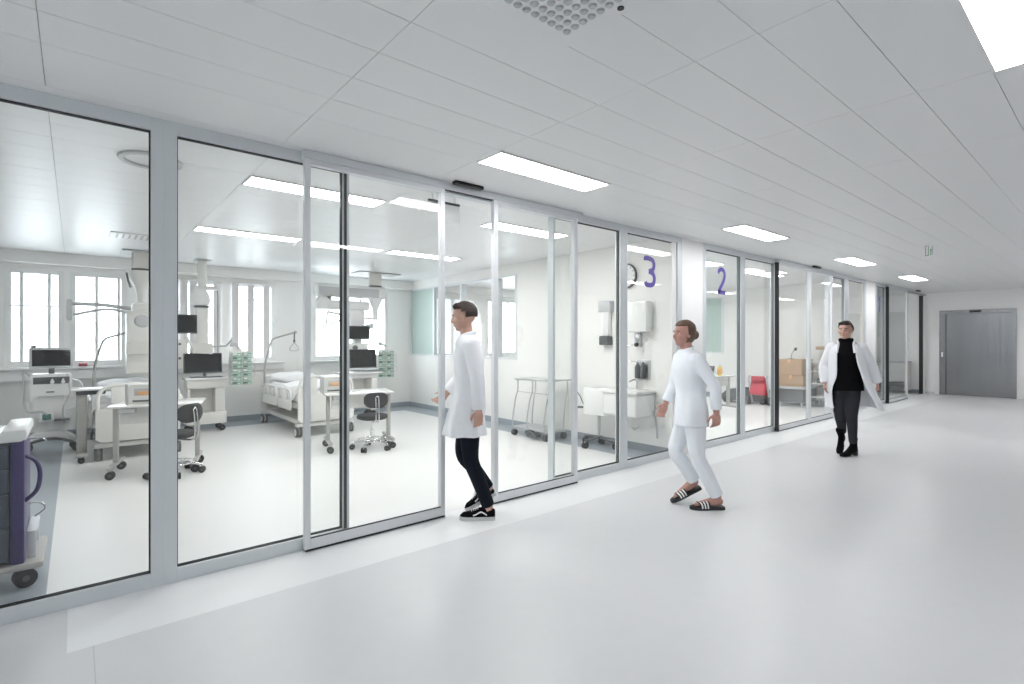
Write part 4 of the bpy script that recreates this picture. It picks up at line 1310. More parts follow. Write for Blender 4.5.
r = thing('supply_rack', 'white wire supply rack in the second ward behind the far glass', 'rack', (13.08, 4.42, 0))
mb = MB()
for x in (-0.26, 0.26):
    for y in (-0.30, 0.30):
        mb.cyl((x, y, 0), (x, y, 1.30), 0.012)
mb.build('posts', M['white'], r)
r.children[0].name = 'upright_frame'
for z in (0.22, 0.52, 0.80, 1.02, 1.28):
    mb = MB(); mb.box(-0.27, -0.31, z, 0.27, 0.31, z + 0.02, bev=0.004); mb.build('shelf', M['white'], r)
r = thing('supply_bin', 'dark bin on the middle shelf of the white rack', 'bin', (13.04, 4.42, 0.54), 0, 'bins on the white rack')
mb = MB(); mb.box(-0.18, -0.18, 0, 0.18, 0.18, 0.12, bev=0.02); mb.build('tub', M['dkgrey'], r)
r = thing('supply_bin', 'grey bin on the shelf above the dark bin of the white rack', 'bin', (13.04, 4.44, 0.82), 0, 'bins on the white rack')
mb = MB(); mb.box(-0.2, -0.22, 0, 0.2, 0.2, 0.07, bev=0.02); mb.build('tub', M['greypl'], r)
r = thing('supply_bin', 'brown tray on top of the white rack', 'bin', (13.04, 4.44, 1.30), 0, 'bins on the white rack')
mb = MB(); mb.box(-0.15, -0.20, 0, 0.15, 0.2, 0.08, bev=0.02); mb.build('tub', M['card'], r)
# last ward cabinets
r = thing('base_cabinet', 'low white cabinet with drawers seen through the far open door', 'cabinet', (18.35, 4.75, 0))
mb = MB(); mb.box(-0.30, -0.60, 0.08, 0.28, 0.60, 0.88, bev=0.006); mb.build('carcass', M['cream_light'], r)
mb = MB(); mb.box(-0.33, -0.62, 0.88, 0.28, 0.62, 0.91, bev=0.006); mb.build('worktop', M['greypl'], r)
for k, z in enumerate((0.36, 0.62)):
    mb = MB(); mb.box(-0.315, -0.58, z, -0.30, 0.58, z + 0.24, bev=0.003); d = mb.build('drawer', M['white'], r)
    mb = MB(); mb.box(-0.33, -0.1, z + 0.19, -0.315, 0.1, z + 0.205, bev=0.003); mb.build('drawer_handle', M['steel'], d)
mb = MB(); mb.box(-0.315, -0.58, 0.10, -0.30, 0.58, 0.33, bev=0.003); mb.build('plinth_panel', M['dkgrey'], r)
r = thing('tall_cabinet', 'tall grey green glass fronted cabinet behind the far sliding door', 'cabinet', (17.2, 6.4, 0))
mb = MB(); mb.box(-1.2, -0.3, 0.0, 1.2, 0.3, 2.15, bev=0.006); mb.build('carcass', M['greypl'], r)
for k in range(4):
    x = -1.19 + k * 0.595
    mb = MB(); mb.box(x, -0.325, 0.1, x + 0.585, -0.30, 2.13, bev=0.004); d = mb.build('door', M['greypl'], r)
    mb = MB(); mb.box(x + 0.53, -0.345, 1.0, x + 0.545, -0.325, 1.2, bev=0.003); mb.build('door_handle', M['steel'], d)


# ------------------------------------------------------------ people
# local frame of a person: +x forward, +y to their left, +z up; root on the floor
def remeshed(name, mb, m, parent, voxel=0.008, smooth_it=4, keep=None):
    o = mb.build(name, m, None, smooth=True)
    md = o.modifiers.new('r', 'REMESH'); md.mode = 'VOXEL'; md.voxel_size = voxel; md.use_smooth_shade = True
    if smooth_it:
        ms = o.modifiers.new('s', 'SMOOTH'); ms.factor = 0.5; ms.iterations = smooth_it
    bpy.context.view_layer.update()
    dg = bpy.context.evaluated_depsgraph_get()
    me = bpy.data.meshes.new_from_object(o.evaluated_get(dg))
    me.name = name
    old = o.data
    o.modifiers.clear()
    o.data = me
    bpy.data.meshes.remove(old)
    if not me.materials:
        me.materials.append(m)
    me.polygons.foreach_set('use_smooth', [True] * len(me.polygons))
    o.parent = parent
    return o


def section(c, rf, rl, yaw=0.0, n=28, p=2.3, bend=0.0):
    c = Vector(c); out = []
    cy, sy = math.cos(yaw), math.sin(yaw)
    for k in range(n):
        a = 2 * PI * k / n
        x = math.copysign(abs(math.cos(a)) ** (2 / p), math.cos(a)) * rf
        y = math.copysign(abs(math.sin(a)) ** (2 / p), math.sin(a)) * rl
        out.append(c + V(x * cy - y * sy, x * sy + y * cy, bend * y))
    return out


def loft(mb, secs, sub=4, yaw=0.0, n=28, p=2.3):
    """secs: (centre, rf, rl, yaw)"""
    C = spline([Vector(s_[0]) for s_ in secs], sub)
    Rr = spline([V(s_[1], s_[2], s_[3] if len(s_) > 3 else yaw) for s_ in secs], sub)
    mb.rings([section(c, r_.x, r_.y, r_.z, n, p) for c, r_ in zip(C, Rr)])


def limb(mb, pts, rads, sub=5, seg=16):
    pts = [Vector(p) for p in pts]
    mb.tube(pts, rads, seg=seg, smooth=sub)
    mb.sph(pts[0], rads[0] * 0.99); mb.sph(pts[-1], rads[-1] * 0.99)


def hand(mb, wrist, d, n, thumb, s=1.0, curl=0.5):
    """wrist point, finger direction, palm normal (curl side), thumb side"""
    wrist = Vector(wrist); d = Vector(d).normalized(); n = Vector(n); n = (n - d * n.dot(d)).normalized()
    t = Vector(thumb); t = (t - d * t.dot(d) - n * t.dot(n)).normalized()
    R = Matrix((d, t, n)).transposed().to_4x4()
    mb.sph(wrist + d * 0.045 * s, (0.055 * s, 0.040 * s, 0.017 * s), rot=R)
    mb.sph(wrist + d * 0.070 * s, (0.032 * s, 0.041 * s, 0.015 * s), rot=R)
    mb.sph(wrist + d * 0.005 * s, (0.035 * s, 0.029 * s, 0.020 * s), rot=R)
    for k, (off, ln) in enumerate(((0.030, 0.072), (0.0105, 0.080), (-0.0095, 0.074), (-0.029, 0.058))):
        p = wrist + d * (0.085 * s) + t * off * s
        pts = [p]; a = 0.10 + curl * 0.25
        for seg_, f in enumerate((0.45, 0.30, 0.25)):
            a += curl * (0.45 + 0.10 * k)
            dd = d * math.cos(a) + n * math.sin(a) + t * off * 1.5
            p = p + dd.normalized() * ln * f * s
            pts.append(p)
        limb(mb, pts, [0.0088 * s, 0.0082 * s, 0.0075 * s, 0.0068 * s], sub=3, seg=10)
    p0 = wrist + d * 0.022 * s + t * 0.028 * s
    limb(mb, [p0, p0 + (d * 0.55 + t * 0.75 + n * 0.2).normalized() * 0.036 * s, p0 + (d * 0.85 + t * 0.5 + n * 0.45).normalized() * 0.068 * s], [0.0125 * s, 0.0105 * s, 0.0085 * s], sub=3, seg=10)


def head(mb, c, yaw, s=1.0, pitch=0.0):
    R = Matrix.Rotation(yaw, 4, 'Z') @ Matrix.Rotation(pitch, 4, 'Y')
    c = Vector(c)
    def P(x, y, z): return c + R @ V(x * s, y * s, z * s)
    def E(x, y, z, a, b, d, rot=None):
        q = R if rot is None else R @ rot
        mb.sph(P(x, y, z), (a * s, b * s, d * s), rot=q, seg=24)
    E(-0.008, 0, 0.025, 0.095, 0.074, 0.092)        # skull
    E(0.030, 0, -0.035, 0.058, 0.060, 0.078)        # face
    E(0.045, 0, -0.085, 0.036, 0.040, 0.028)        # chin
    E(0.010, 0, -0.070, 0.055, 0.055, 0.032)        # jaw
    E(0.074, 0, 0.018, 0.016, 0.048, 0.014)         # brow
    E(0.094, 0, -0.022, 0.018, 0.012, 0.020, Matrix.Rotation(0.35, 4, 'Y'))   # nose
    E(0.088, 0, 0.000, 0.010, 0.008, 0.022)
    for y in (-1, 1):
        E(0.062, y * 0.036, -0.028, 0.026, 0.022, 0.026)   # cheek
        E(-0.004, y * 0.076, -0.012, 0.020, 0.008, 0.031)  # ear
    E(0.083, 0, -0.054, 0.010, 0.022, 0.007); E(0.081, 0, -0.063, 0.010, 0.019, 0.007)
    return P, R


def face_parts(root, P, R, s=1.0, hair='hair', style='short', skin='skin'):
    for y in (-1, 1):
        mb = MB(); mb.sph(P(0.0655, y * 0.030, 0.002), 0.0115 * s, seg=16); e = mb.build('eye', M['eye'], root)
        mb = MB(); mb.sph(P(0.0738, y * 0.030, 0.002), 0.0052 * s, seg=12); mb.build('iris', M['iris'], e)
        mb = MB(); mb.tube([P(0.086, y * 0.012, 0.022), P(0.088, y * 0.030, 0.028), P(0.078, y * 0.050, 0.022)], 0.0038 * s, seg=8, smooth=4); mb.build('eyebrow', M[hair], root)
    mb = MB(); mb.sph(P(0.087, 0, -0.0585), (0.006 * s, 0.020 * s, 0.006 * s), rot=R, seg=16); mb.build('lips', M['lip'], root)
    # hair shell: points of an ellipsoid above the hairline, pushed outwards
    mb = MB(); bm = mb.bm
    r_ = bmesh.ops.create_uvsphere(bm, u_segments=40, v_segments=26, radius=1)
    kill = []
    rnd = random.Random(11)
    for v in r_['verts']:
        x, y, z = v.co
        front = x > 0.25
        low = {'short': -0.42, 'bob': -0.98, 'swept': -0.50}[style]
        line = 0.42 if front else (low if x < -0.05 else low * 0.2 + 0.42 * 0.3)
        if style == 'bob' and x <= 0.25:
            line = -0.95
        if z < line:
            kill.append(v)
        k = 1.0 + 0.02 * math.sin(9 * y + 5 * z) + rnd.uniform(-0.012, 0.012)
        a, b, d = 0.108, 0.090, 0.104
        zz = z * d * k
        if style == 'bob' and z < 0:
            zz = z * 0.145
            b = 0.086
        v.co = P(-0.013 + x * a * k, y * b * k, 0.030 + zz)
    bmesh.ops.delete(bm, geom=kill, context='VERTS')
    ext = bmesh.ops.solidify(bm, geom=list(bm.faces), thickness=0.012 * s)
    if style == 'bob':
        mb.sph(P(-0.11, 0, -0.01), (0.045 * s, 0.042 * s, 0.045 * s), rot=R)
    if style in ('short', 'swept'):
        for k in range(7):
            y = (k - 3) * 0.018
            mb.sph(P(0.040, y, 0.106 - abs(y) * 0.25), (0.036 * s, 0.015 * s, 0.020 * s), rot=R, seg=12)
    mb.build('hair', M[hair], root)


def upper_y(x, z, L):
    return 0


SHOE_W = [(-0.095, 0.026), (-0.08, 0.034), (-0.04, 0.037), (0.02, 0.038), (0.08, 0.046), (0.13, 0.048), (0.17, 0.040), (0.195, 0.020), (0.20, 0.008)]
def lerp_tab(tab, x):
    if x <= tab[0][0]: return tab[0][1]
    for (a, b), (c, d) in zip(tab[:-1], tab[1:]):
        if x <= c:
            return b + (d - b) * (x - a) / (c - a)
    return tab[-1][1]


def foot_frame(ankle, yaw, pitch=0.0):
    """matrix: local x toward toe, z up, origin under the ankle on the ground for pitch 0"""
    return Matrix.Translation(Vector(ankle)) @ Matrix.Rotation(yaw, 4, 'Z') @ Matrix.Rotation(pitch, 4, 'Y')


def xf(mb, Mx):
    for v in mb.bm.verts:
        v.co = Mx @ v.co


def sole_slab(mb, z0, z1, grow=0.004):
    N = 40; ring = []
    xs = [(-0.099 + 0.303 * i / N) for i in range(N + 1)]
    top = [(x, lerp_tab(SHOE_W, x) + grow) for x in xs]
    poly = [(x, y) for x, y in top] + [(x, -y) for x, y in reversed(top)]
    mb.prism(poly, z0, z1)


def shoe_upper(mb, tops, z0, n=2.5, seg=16, wscale=1.0):
    N = 30; rings = []
    for i in range(N + 1):
        x = -0.097 + 0.294 * i / N
        h = lerp_tab(SHOE_W, x) * wscale; t = lerp_tab(tops, x)
        ring = []
        for k in range(seg + 1):
            a = PI * k / seg
            ring.append(V(x, h * math.copysign(abs(math.cos(a)) ** (2 / n), math.cos(a)), z0 + t * abs(math.sin(a)) ** (2 / n)))
        rings.append(ring)
    mb.rings(rings)


SN_TOP = [(-0.097, 0.055), (-0.07, 0.075), (-0.02, 0.082), (0.03, 0.075), (0.08, 0.055), (0.13, 0.040), (0.17, 0.034), (0.197, 0.012)]


def sneaker(root, Mx, side=1):
    mb = MB(); shoe_upper(mb, SN_TOP, 0.026); xf(mb, Mx); o = mb.build('sneaker', M['blackcloth'], root)
    mb = MB(); sole_slab(mb, 0.0, 0.030); xf(mb, Mx); mb.build('rubber_sole', M['rubber_white'], o)
    # side stripe on both sides
    for sd in (1, -1):
        mb = MB(); pts = spline([V(0.085, 0, 0.045), V(0.06, 0, 0.052), V(0.025, 0, 0.070), V(0.005, 0, 0.066), V(-0.03, 0, 0.046)], 4)
        rings = []
        for i, p in enumerate(pts):
            w = 0.0055
            ring = []
            for dz, dy in ((-w, 0), (w, 0), (w, 0.003), (-w, 0.003)):
                z = p.z + dz
                h = lerp_tab(SHOE_W, p.x); t = lerp_tab(SN_TOP, p.x)
                q = max(0.0, 1 - min(1, (z - 0.026) / t) ** 2.5) ** (1 / 2.5)
                ring.append(V(p.x, sd * (h * q + dy), z))
            rings.append(ring)
        mb.rings(rings); xf(mb, Mx); mb.build('side_stripe', M['white'], o, smooth=False)
    mb = MB()
    for k in range(4):
        x = 0.045 + k * 0.018; t = lerp_tab(SN_TOP, x) + 0.026
        mb.tube([V(x, -0.022, t - 0.006), V(x + 0.003, 0, t + 0.004), V(x, 0.022, t - 0.006)], 0.003, seg=6, smooth=3)
    for sd in (-1, 1):
        mb.tube([V(0.045, 0, 0.100), V(0.055, sd * 0.02, 0.112), V(0.068, sd * 0.032, 0.100), V(0.055, sd * 0.015, 0.096)], 0.003, seg=6, smooth=4)
    xf(mb, Mx); mb.build('laces', M['white'], o)


def slide(root, Mx):
    mb = MB(); sole_slab(mb, 0.0, 0.026, 0.005); xf(mb, Mx); o = mb.build('slide_sandal', M['black'], root)
    n = 7; mb = MB()
    x0, x1 = 0.045, 0.135
    for k in range(n):
        a = x0 + (x1 - x0) * k / n; b = x0 + (x1 - x0) * (k + 1) / n
        rings = []
        for x in (a, b):
            h = lerp_tab(SHOE_W, x) + 0.006; ring = []
            for off in (0, 0.004):
                seq = range(17) if off == 0 else range(16, -1, -1)
                for j in seq:
                    t = PI * j / 16
                    ring.append(V(x - 0.012 * abs(math.cos(t)) + 0.006, (h + off) * math.copysign(abs(math.cos(t)) ** 0.8, math.cos(t)), 0.018 + (0.060 - (x - x0) * 0.22 + off) * abs(math.sin(t)) ** 0.8))
            rings.append(ring)
        mb.rings(rings, m=M['white'] if k in (1, 3, 5) else M['black'])
    xf(mb, Mx); mb.build('strap', None, o)


BT_TOP = [(-0.097, 0.09), (-0.05, 0.12), (-0.01, 0.11), (0.04, 0.075), (0.10, 0.048), (0.16, 0.034), (0.197, 0.012)]


def boot(root, Mx):
    mb = MB(); N = 24
    shoe_upper(mb, BT_TOP, 0.03, wscale=0.9)
    loft(mb, [((-0.045, 0, 0.07), 0.050, 0.036, 0), ((-0.045, 0, 0.14), 0.047, 0.040, 0), ((-0.045, 0, 0.20), 0.052, 0.045, 0)])
    for v in mb.bm.verts:      # raised heel, instep sloping down to the toe
        k = max(0.0, min(1.0, (0.10 - v.co.x) / 0.15))
        v.co.z += 0.045 * k * k * (3 - 2 * k) - 0.012
    xf(mb, Mx); o = mb.build('ankle_boot', M['blackcloth'], root)
    mb = MB(); mb.box(-0.098, -0.028, 0.0, -0.042, 0.028, 0.085, bev=0.006); xf(mb, Mx); mb.build('heel', M['black'], o)
    mb = MB(); mb.box(0.03, -0.036, 0.0, 0.17, 0.036, 0.022, bev=0.010); xf(mb, Mx); mb.build('sole', M['black'], o)


def foot_mesh(mb, Mx, toes=False, sc=1.0):
    m2 = MB()
    m2.sph((-0.055, 0, 0.055), (0.038, 0.030, 0.034))
    m2.tube([V(-0.04, 0, 0.075), V(0.03, 0, 0.055), V(0.10, 0, 0.040), V(0.135, 0, 0.034)], [0.034, 0.030, 0.024, 0.018], smooth=4)
    m2.sph((0.09, 0, 0.036), (0.06, 0.038, 0.020))
    m2.sph((0.0, 0, 0.045), (0.07, 0.028, 0.028))
    if toes:
        for k, (y, l, r_) in enumerate(((0.026, 0.172, 0.012), (0.010, 0.170, 0.009), (-0.004, 0.163, 0.0085), (-0.018, 0.154, 0.008), (-0.030, 0.143, 0.0078))):
            m2.tube([V(0.12, y, 0.036), V(l - 0.012, y, 0.035), V(l, y, 0.032)], [r_, r_, r_ * 0.8], seg=10)
    if sc != 1.0:
        for v in m2.bm.verts:
            v.co = V(v.co.x * sc - 0.015, v.co.y * sc, 0.045 + v.co.z * sc * 0.6)
    xf(m2, Mx)
    vm = {}
    for v in m2.bm.verts:
        vm[v] = mb.bm.verts.new(v.co)
    for f in m2.bm.faces:
        mb.bm.faces.new([vm[v] for v in f.verts])
    m2.bm.free()


def torso_secs(hip, chest, neck, yh, yc, g=0.0, wide=1.0):
    hip, chest, neck = Vector(hip), Vector(chest), Vector(neck)
    def L(t): return hip.lerp(chest, t)
    ym = (yh + yc) / 2
    return [(hip - V(0, 0, 0.085), 0.085 + g, 0.12 * wide + g, yh), (hip, 0.112 + g, 0.160 * wide + g, yh), (L(0.42), 0.092 + g, 0.130 * wide + g, ym),
            (L(0.80), 0.108 + g, 0.150 * wide + g, yc), (chest + V(0, 0, 0.03), 0.110 + g, 0.168 * wide + g, yc),
            (chest.lerp(neck, 0.62), 0.080 + g, 0.150 * wide + g * 0.8, yc), (chest.lerp(neck, 0.90), 0.060 + g * 0.6, 0.085 + g * 0.6, yc), (neck, 0.052 + g * 0.4, 0.055 + g * 0.4, yc)]


def build_person(label, loc, rz, J, skin='skin'):
    root = thing('person', label, 'person', loc, rz, None)
    mb = MB()
    loft(mb, torso_secs(J['hip'], J['chest'], J['neck'], J['yh'], J['yc']))
    limb(mb, [J['neck'] - V(0, 0, 0.03), J['neck'] + (J['head'] - J['neck']) * 0.3, J['head'] - V(0.01, 0, 0.05)], [0.056, 0.052, 0.054])
    P, Rm = head(mb, J['head'], J['yhd'], J.get('hs', 1.0), J.get('pitch', 0.0))
    for a in ('L', 'R'):
        sh, el, wr = J['arm' + a]
        limb(mb, [sh, Vector(sh).lerp(Vector(el), 0.5), el, Vector(el).lerp(Vector(wr), 0.35), wr], [0.050, 0.045, 0.037, 0.038, 0.026])
        h = J['hand' + a]
        hand(mb, wr, h[0], h[1], h[2], curl=h[3] if len(h) > 3 else 0.5)
        hp, kn, an, yaw, pit = J['leg' + a]
        limb(mb, [hp, Vector(hp).lerp(Vector(kn), 0.5), kn, Vector(kn).lerp(Vector(an), 0.35), Vector(an)], [0.080, 0.070, 0.052, 0.054, 0.036])
        foot_mesh(mb, foot_frame(J['foot' + a], yaw, pit), J.get('toes', False), J.get('fs', 1.0))
    remeshed('body', mb, M[skin], root, voxel=0.0055, smooth_it=3)
    return root, P, Rm


def trousers(root, J, m, flare=0.0, name='trousers'):
    mb = MB()
    hip = Vector(J['hip'])
    loft(mb, [(hip - V(0, 0, 0.10), 0.095, 0.13, J['yh']), (hip, 0.122, 0.172, J['yh']), (hip + V(0, 0, 0.10), 0.108, 0.150, J['yh'])])
    for a in ('L', 'R'):
        hp, kn, an, yaw, pit = J['leg' + a]
        hp, kn, an = Vector(hp), Vector(kn), Vector(an)
        end = an + (kn - an).normalized() * 0.01
        mb.tube([hp + V(0, 0, 0.02), hp.lerp(kn, 0.5), kn, kn.lerp(an, 0.4), end], [0.098, 0.086, 0.066, 0.064 + flare * 0.4, 0.054 + flare], seg=18, smooth=5)
        mb.sph(hp, 0.097)
    return remeshed(name, mb, m, root, voxel=0.009, smooth_it=4)


def sleeves(mb, J, r0=0.072, r1=0.052, cut=0.02):
    for a in ('L', 'R'):
        sh, el, wr = [Vector(q) for q in J['arm' + a]]
        w = wr + (el - wr).normalized() * cut
        mb.tube([sh, sh.lerp(el, 0.5), el, el.lerp(w, 0.5), w], [r0, r0 * 0.93, r0 * 0.82, r1 * 1.08, r1], seg=18, smooth=5)
        mb.sph(sh, r0 * 1.0)


# ---- first person: entering the ward through the open door, long white coat
J = dict(hip=V(0.10, 0, 0.985), chest=V(0.10, 0, 1.36), neck=V(0.115, 0, 1.565), head=V(0.145, 0, 1.705), yhd=-0.05, yh=-0.10, yc=0.12, pitch=0.12, hs=1.04)
J['armR'] = (V(0.11, -0.19, 1.46), V(0.17, -0.23, 1.20), V(0.315, -0.17, 1.03))
J['handR'] = (V(0.75, 0.1, -0.65), V(0.3, 0.9, 0.2), V(0.4, 0, 1), 0.7)
J['armL'] = (V(0.06, 0.19, 1.46), V(0.01, 0.245, 1.18), V(0.00, 0.235, 0.925))
J['handL'] = (V(0.05, 0.0, -1), V(0.15, -1, 0), V(1, 0, 0), 0.6)
J['legL'] = (V(0.10, 0.085, 0.93), V(0.075, 0.095, 0.50), V(-0.075, 0.095, 0.10), 0.0, 0.0)
J['legR'] = (V(0.10, -0.085, 0.93), V(0.16, -0.09, 0.515), V(-0.07, -0.09, 0.20), 0.0, 0.5)
J['footL'] = V(-0.03, 0.095, 0.0); J['footR'] = V(-0.045, -0.09, 0.105)
p1, P, Rm = build_person('person in long white coat, black trousers and black sneakers stepping through the open door', (2.674, 3.606, 0), math.radians(140), J)
face_parts(p1, P, Rm, 1.04, 'hair', 'short')
trousers(p1, J, M['denim'])
mb = MB()
hipc = Vector(J['hip'])
loft(mb, [((0.135, 0, 0.70), 0.185, 0.205, 0), ((0.125, 0, 0.85), 0.160, 0.200, -0.05), (hipc, 0.145, 0.190, -0.1), (hipc.lerp(J['chest'], 0.42), 0.122, 0.160, 0.0),
          (J['chest'], 0.132, 0.185, 0.12), (J['chest'].lerp(J['neck'], 0.60), 0.100, 0.165, 0.12), (J['chest'].lerp(J['neck'], 0.95), 0.068, 0.085, 0.12)])
sleeves(mb, J, 0.072, 0.056)
for v in mb.bm.verts:      # hanging folds towards the hem
    k = max(0.0, (1.05 - v.co.z)) * 0.06
    a = math.atan2(v.co.y, v.co.x - 0.12)
    if abs(v.co.y) < 0.22 and v.co.z < 1.05:
        v.co.x += math.cos(a) * k * math.sin(a * 7); v.co.y += math.sin(a) * k * math.sin(a * 7)
coat = remeshed('coat', mb, M['coatw'], p1, 0.009, 3)
mb = MB()
n0 = J['neck']
mb.tube([n0 + V(0.09, 0.035, -0.10), n0 + V(0.045, 0.062, -0.03), n0 + V(-0.03, 0.062, 0.0), n0 + V(-0.062, 0, 0.012), n0 + V(-0.03, -0.062, 0.0), n0 + V(0.045, -0.062, -0.03), n0 + V(0.09, -0.035, -0.10)], 0.016, smooth=5)
mb.build('collar', M['coatw'], coat)
mb = MB(); mb.obox((0.13, 0.197, 0.90), (0.13, 0.010, 0.15), (0, 0, -0.08), bev=0.004); mb.build('pocket', M['coatw'], coat)
sneaker(p1, foot_frame(J['footL'], 0.0, 0.0)); sneaker(p1, foot_frame(J['footR'], 0.0, 0.5))

# ---- second person: all in white with striped slides
J = dict(hip=V(0.15, 0, 0.90), chest=V(0.175, 0, 1.245), neck=V(0.19, 0, 1.435), head=V(0.215, 0, 1.565), yhd=0.25, yh=-0.1, yc=0.15, hs=0.97, toes=True)
J['armL'] = (V(0.15, 0.165, 1.34), V(0.02, 0.225, 1.10), V(0.005, 0.22, 0.875))
J['handL'] = (V(0.0, 0.0, -1), V(0.1, -1, 0), V(1, 0, 0), 0.7)
J['armR'] = (V(0.20, -0.165, 1.34), V(0.24, -0.215, 1.09), V(0.33, -0.18, 0.90))
J['handR'] = (V(0.45, 0.1, -0.85), V(0.2, 0.9, -0.2), V(0.2, 0, 1), 0.6)
J['legL'] = (V(0.15, 0.08, 0.85), V(0.12, 0.085, 0.47), V(-0.055, 0.085, 0.11), 0.0, 0.0)
J['legR'] = (V(0.15, -0.08, 0.85), V(0.265, -0.08, 0.49), V(0.09, -0.08, 0.20), 0.0, 0.45)
J['footL'] = V(-0.015, 0.085, 0.012); J['footR'] = V(0.125, -0.08, 0.105)
p2, P, Rm = build_person('brown haired person all in white with striped black slides, walking in the corridor', (4.351 + 0.055, 2.421 + 0.065, 0), math.radians(140), J, 'skin_dk')
face_parts(p2, P, Rm, 0.97, 'hair_br', 'bob')
trousers(p2, J, M['coatblue'], flare=0.004)
mb = MB(); hipc = Vector(J['hip'])
loft(mb, [((0.155, 0, 0.74), 0.150, 0.195, -0.1), (hipc, 0.140, 0.190, -0.1), (hipc.lerp(J['chest'], 0.42), 0.118, 0.155, 0.0),
          (J['chest'], 0.135, 0.172, 0.15), (J['chest'].lerp(J['neck'], 0.60), 0.095, 0.150, 0.15), (J['chest'].lerp(J['neck'], 0.95), 0.064, 0.078, 0.15)])
sleeves(mb, J, 0.060, 0.045, 0.03)
for v in mb.bm.verts:
    k = max(0.0, (1.0 - v.co.z)) * 0.05
    a = math.atan2(v.co.y, v.co.x - 0.15)
    if abs(v.co.y) < 0.2:
        v.co.x += math.cos(a) * k * math.sin(a * 6 + 1); v.co.y += math.sin(a) * k * math.sin(a * 6 + 1)
t2 = remeshed('tunic', mb, M['coatblue'], p2, 0.009, 3)
mb = MB(); n0 = J['neck']
mb.tube([n0 + V(0.07, 0.02, -0.06), n0 + V(0.035, 0.055, -0.02), n0 + V(-0.03, 0.055, 0.0), n0 + V(-0.055, 0, 0.01), n0 + V(-0.03, -0.055, 0.0), n0 + V(0.035, -0.055, -0.02), n0 + V(0.07, -0.02, -0.06)], 0.012, smooth=5)
mb.build('collar', M['coatblue'], t2)
slide(p2, foot_frame(V(-0.015, 0.085, 0.0), 0.0, 0.0)); slide(p2, foot_frame(V(0.120, -0.08, 0.094), 0.0, 0.45))

# ---- third person: black top, open white coat, charcoal trousers, heeled boots
J = dict(hip=V(0.03, -0.06, 0.99), chest=V(0.05, -0.06, 1.325), neck=V(0.065, -0.065, 1.51), head=V(0.09, -0.07, 1.635), yhd=-0.25, yh=0.15, yc=-0.1, hs=0.98, fs=0.62)
J['armR'] = (V(0.05, -0.225, 1.42), V(0.02, -0.315, 1.17), V(0.07, -0.30, 0.95))
J['handR'] = (V(0.1, 0.0, -1), V(0.1, 1, 0), V(1, 0, 0), 0.6)
J['armL'] = (V(0.05, 0.105, 1.42), V(-0.02, 0.215, 1.19), V(-0.10, 0.27, 0.97))
J['handL'] = (V(-0.15, 0.1, -1), V(0.1, -1, 0), V(1, 0, 0), 0.6)
J['legL'] = (V(0.03, 0.01, 0.935), V(0.10, 0.00, 0.54), V(-0.03, 0.01, 0.16), -0.6, 0.0)
J['legR'] = (V(0.03, -0.135, 0.935), V(0.05, -0.13, 0.52), V(-0.22, -0.11, 0.27), -0.2, 0.75)
J['footL'] = V(0.005, -0.01, 0.0); J['footR'] = V(-0.205, -0.115, 0.12)
p3, P, Rm = build_person('person in open white coat over black top with black heeled boots, farthest walker', (7.765, 2.355, 0), math.radians(196), J)
face_parts(p3, P, Rm, 0.98, 'hair', 'swept')
trousers(p3, J, M['darkcloth'], flare=-0.008)
mb = MB(); hipc = Vector(J['hip'])
loft(mb, [((0.03, -0.055, 0.86), 0.135, 0.190, 0.15), (hipc, 0.130, 0.182, 0.15), (hipc.lerp(J['chest'], 0.42), 0.106, 0.145, 0.0),
          (J['chest'], 0.120, 0.172, -0.1), (J['chest'].lerp(J['neck'], 0.60), 0.090, 0.145, -0.1), (J['chest'].lerp(J['neck'], 0.98), 0.066, 0.075, -0.1)])
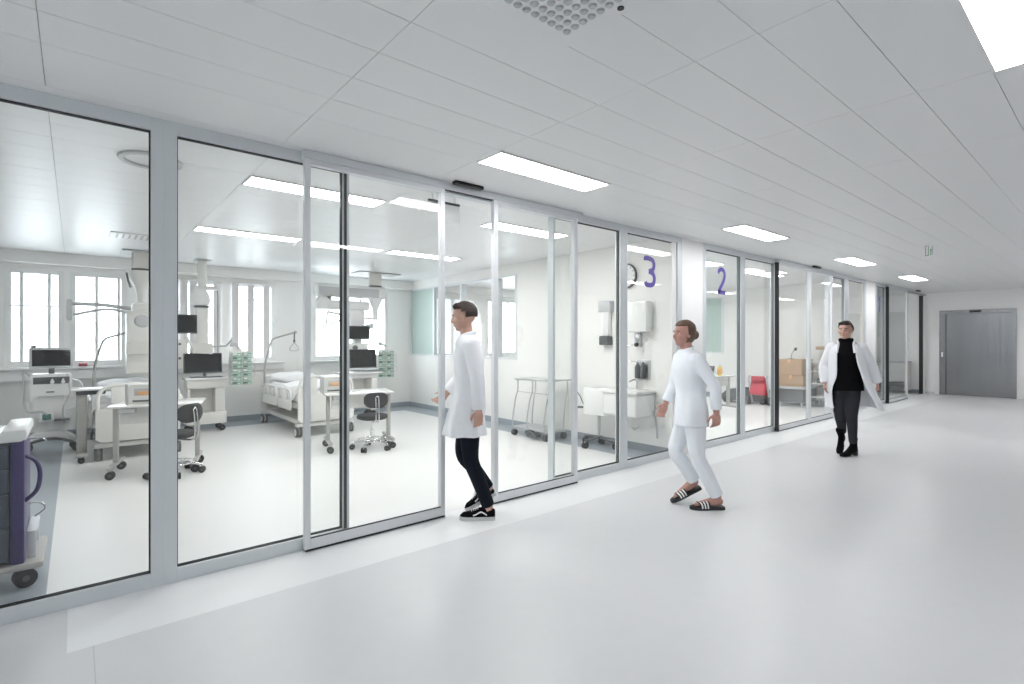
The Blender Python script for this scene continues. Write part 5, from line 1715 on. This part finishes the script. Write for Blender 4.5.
mb.tube([J['neck'] + V(math.cos(a) * 0.062, math.sin(a) * 0.066, 0.008) for a in [2 * PI * i / 20 for i in range(21)]], 0.022)
remeshed('black_top', mb, M['blackcloth'], p3, 0.009, 3)
# open coat: arcs round the back, both front edges free, skirt swinging out to their left
mb = MB(); rings = []
lv = [(1.475, 0.078, 0.100, 0.75, 0.0, 0), (1.44, 0.115, 0.180, 0.62, 0.0, 0), (1.36, 0.148, 0.205, 0.52, 0.0, 0.0), (1.20, 0.160, 0.212, 0.58, 0.0, 0.01), (1.05, 0.175, 0.228, 0.66, -0.01, 0.03),
      (0.90, 0.205, 0.270, 0.76, -0.03, 0.03), (0.75, 0.225, 0.300, 0.84, -0.05, 0.06), (0.62, 0.235, 0.315, 0.88, -0.06, 0.09)]
LV = spline([V(a, b, c) for a, b, c, d, e, f in lv], 4); LW = spline([V(d, e, f) for a, b, c, d, e, f in lv], 4)
for q, w in zip(LV, LW):
    ring_o, ring_i = [], []
    open_a = w.x
    for k in range(37):
        a = open_a + (2 * PI - 2 * open_a) * k / 36
        fold = 1 + max(0, 1.1 - q.x) * 0.12 * math.sin(a * 8)
        for R_, th in ((ring_o, 0.0), (ring_i, 0.018)):
            R_.append(V(0.045 + w.y + math.cos(a) * (q.y - th) * fold, -0.06 + w.z + math.sin(a) * (q.z - th) * fold, q.x + 0.01 * math.sin(a * 3)))
    rings.append(ring_o + list(reversed(ring_i)))
mb.rings(rings)
sleeves(mb, J, 0.068, 0.056, 0.0)
c3 = remeshed('coat', mb, M['coatw'], p3, 0.0075, 3)
mb = MB(); n0 = J['neck']
mb.tube([n0 + V(0.10, 0.10, -0.16), n0 + V(0.06, 0.085, -0.05), n0 + V(-0.03, 0.075, -0.01), n0 + V(-0.07, 0, 0.005), n0 + V(-0.03, -0.075, -0.01), n0 + V(0.06, -0.085, -0.05), n0 + V(0.10, -0.10, -0.16)], 0.017, smooth=5)
mb.build('collar', M['coatw'], c3)
boot(p3, foot_frame(V(0.005, -0.01, 0.0), -0.6, 0.0)); boot(p3, foot_frame(V(-0.205, -0.115, 0.12), -0.2, 0.75))
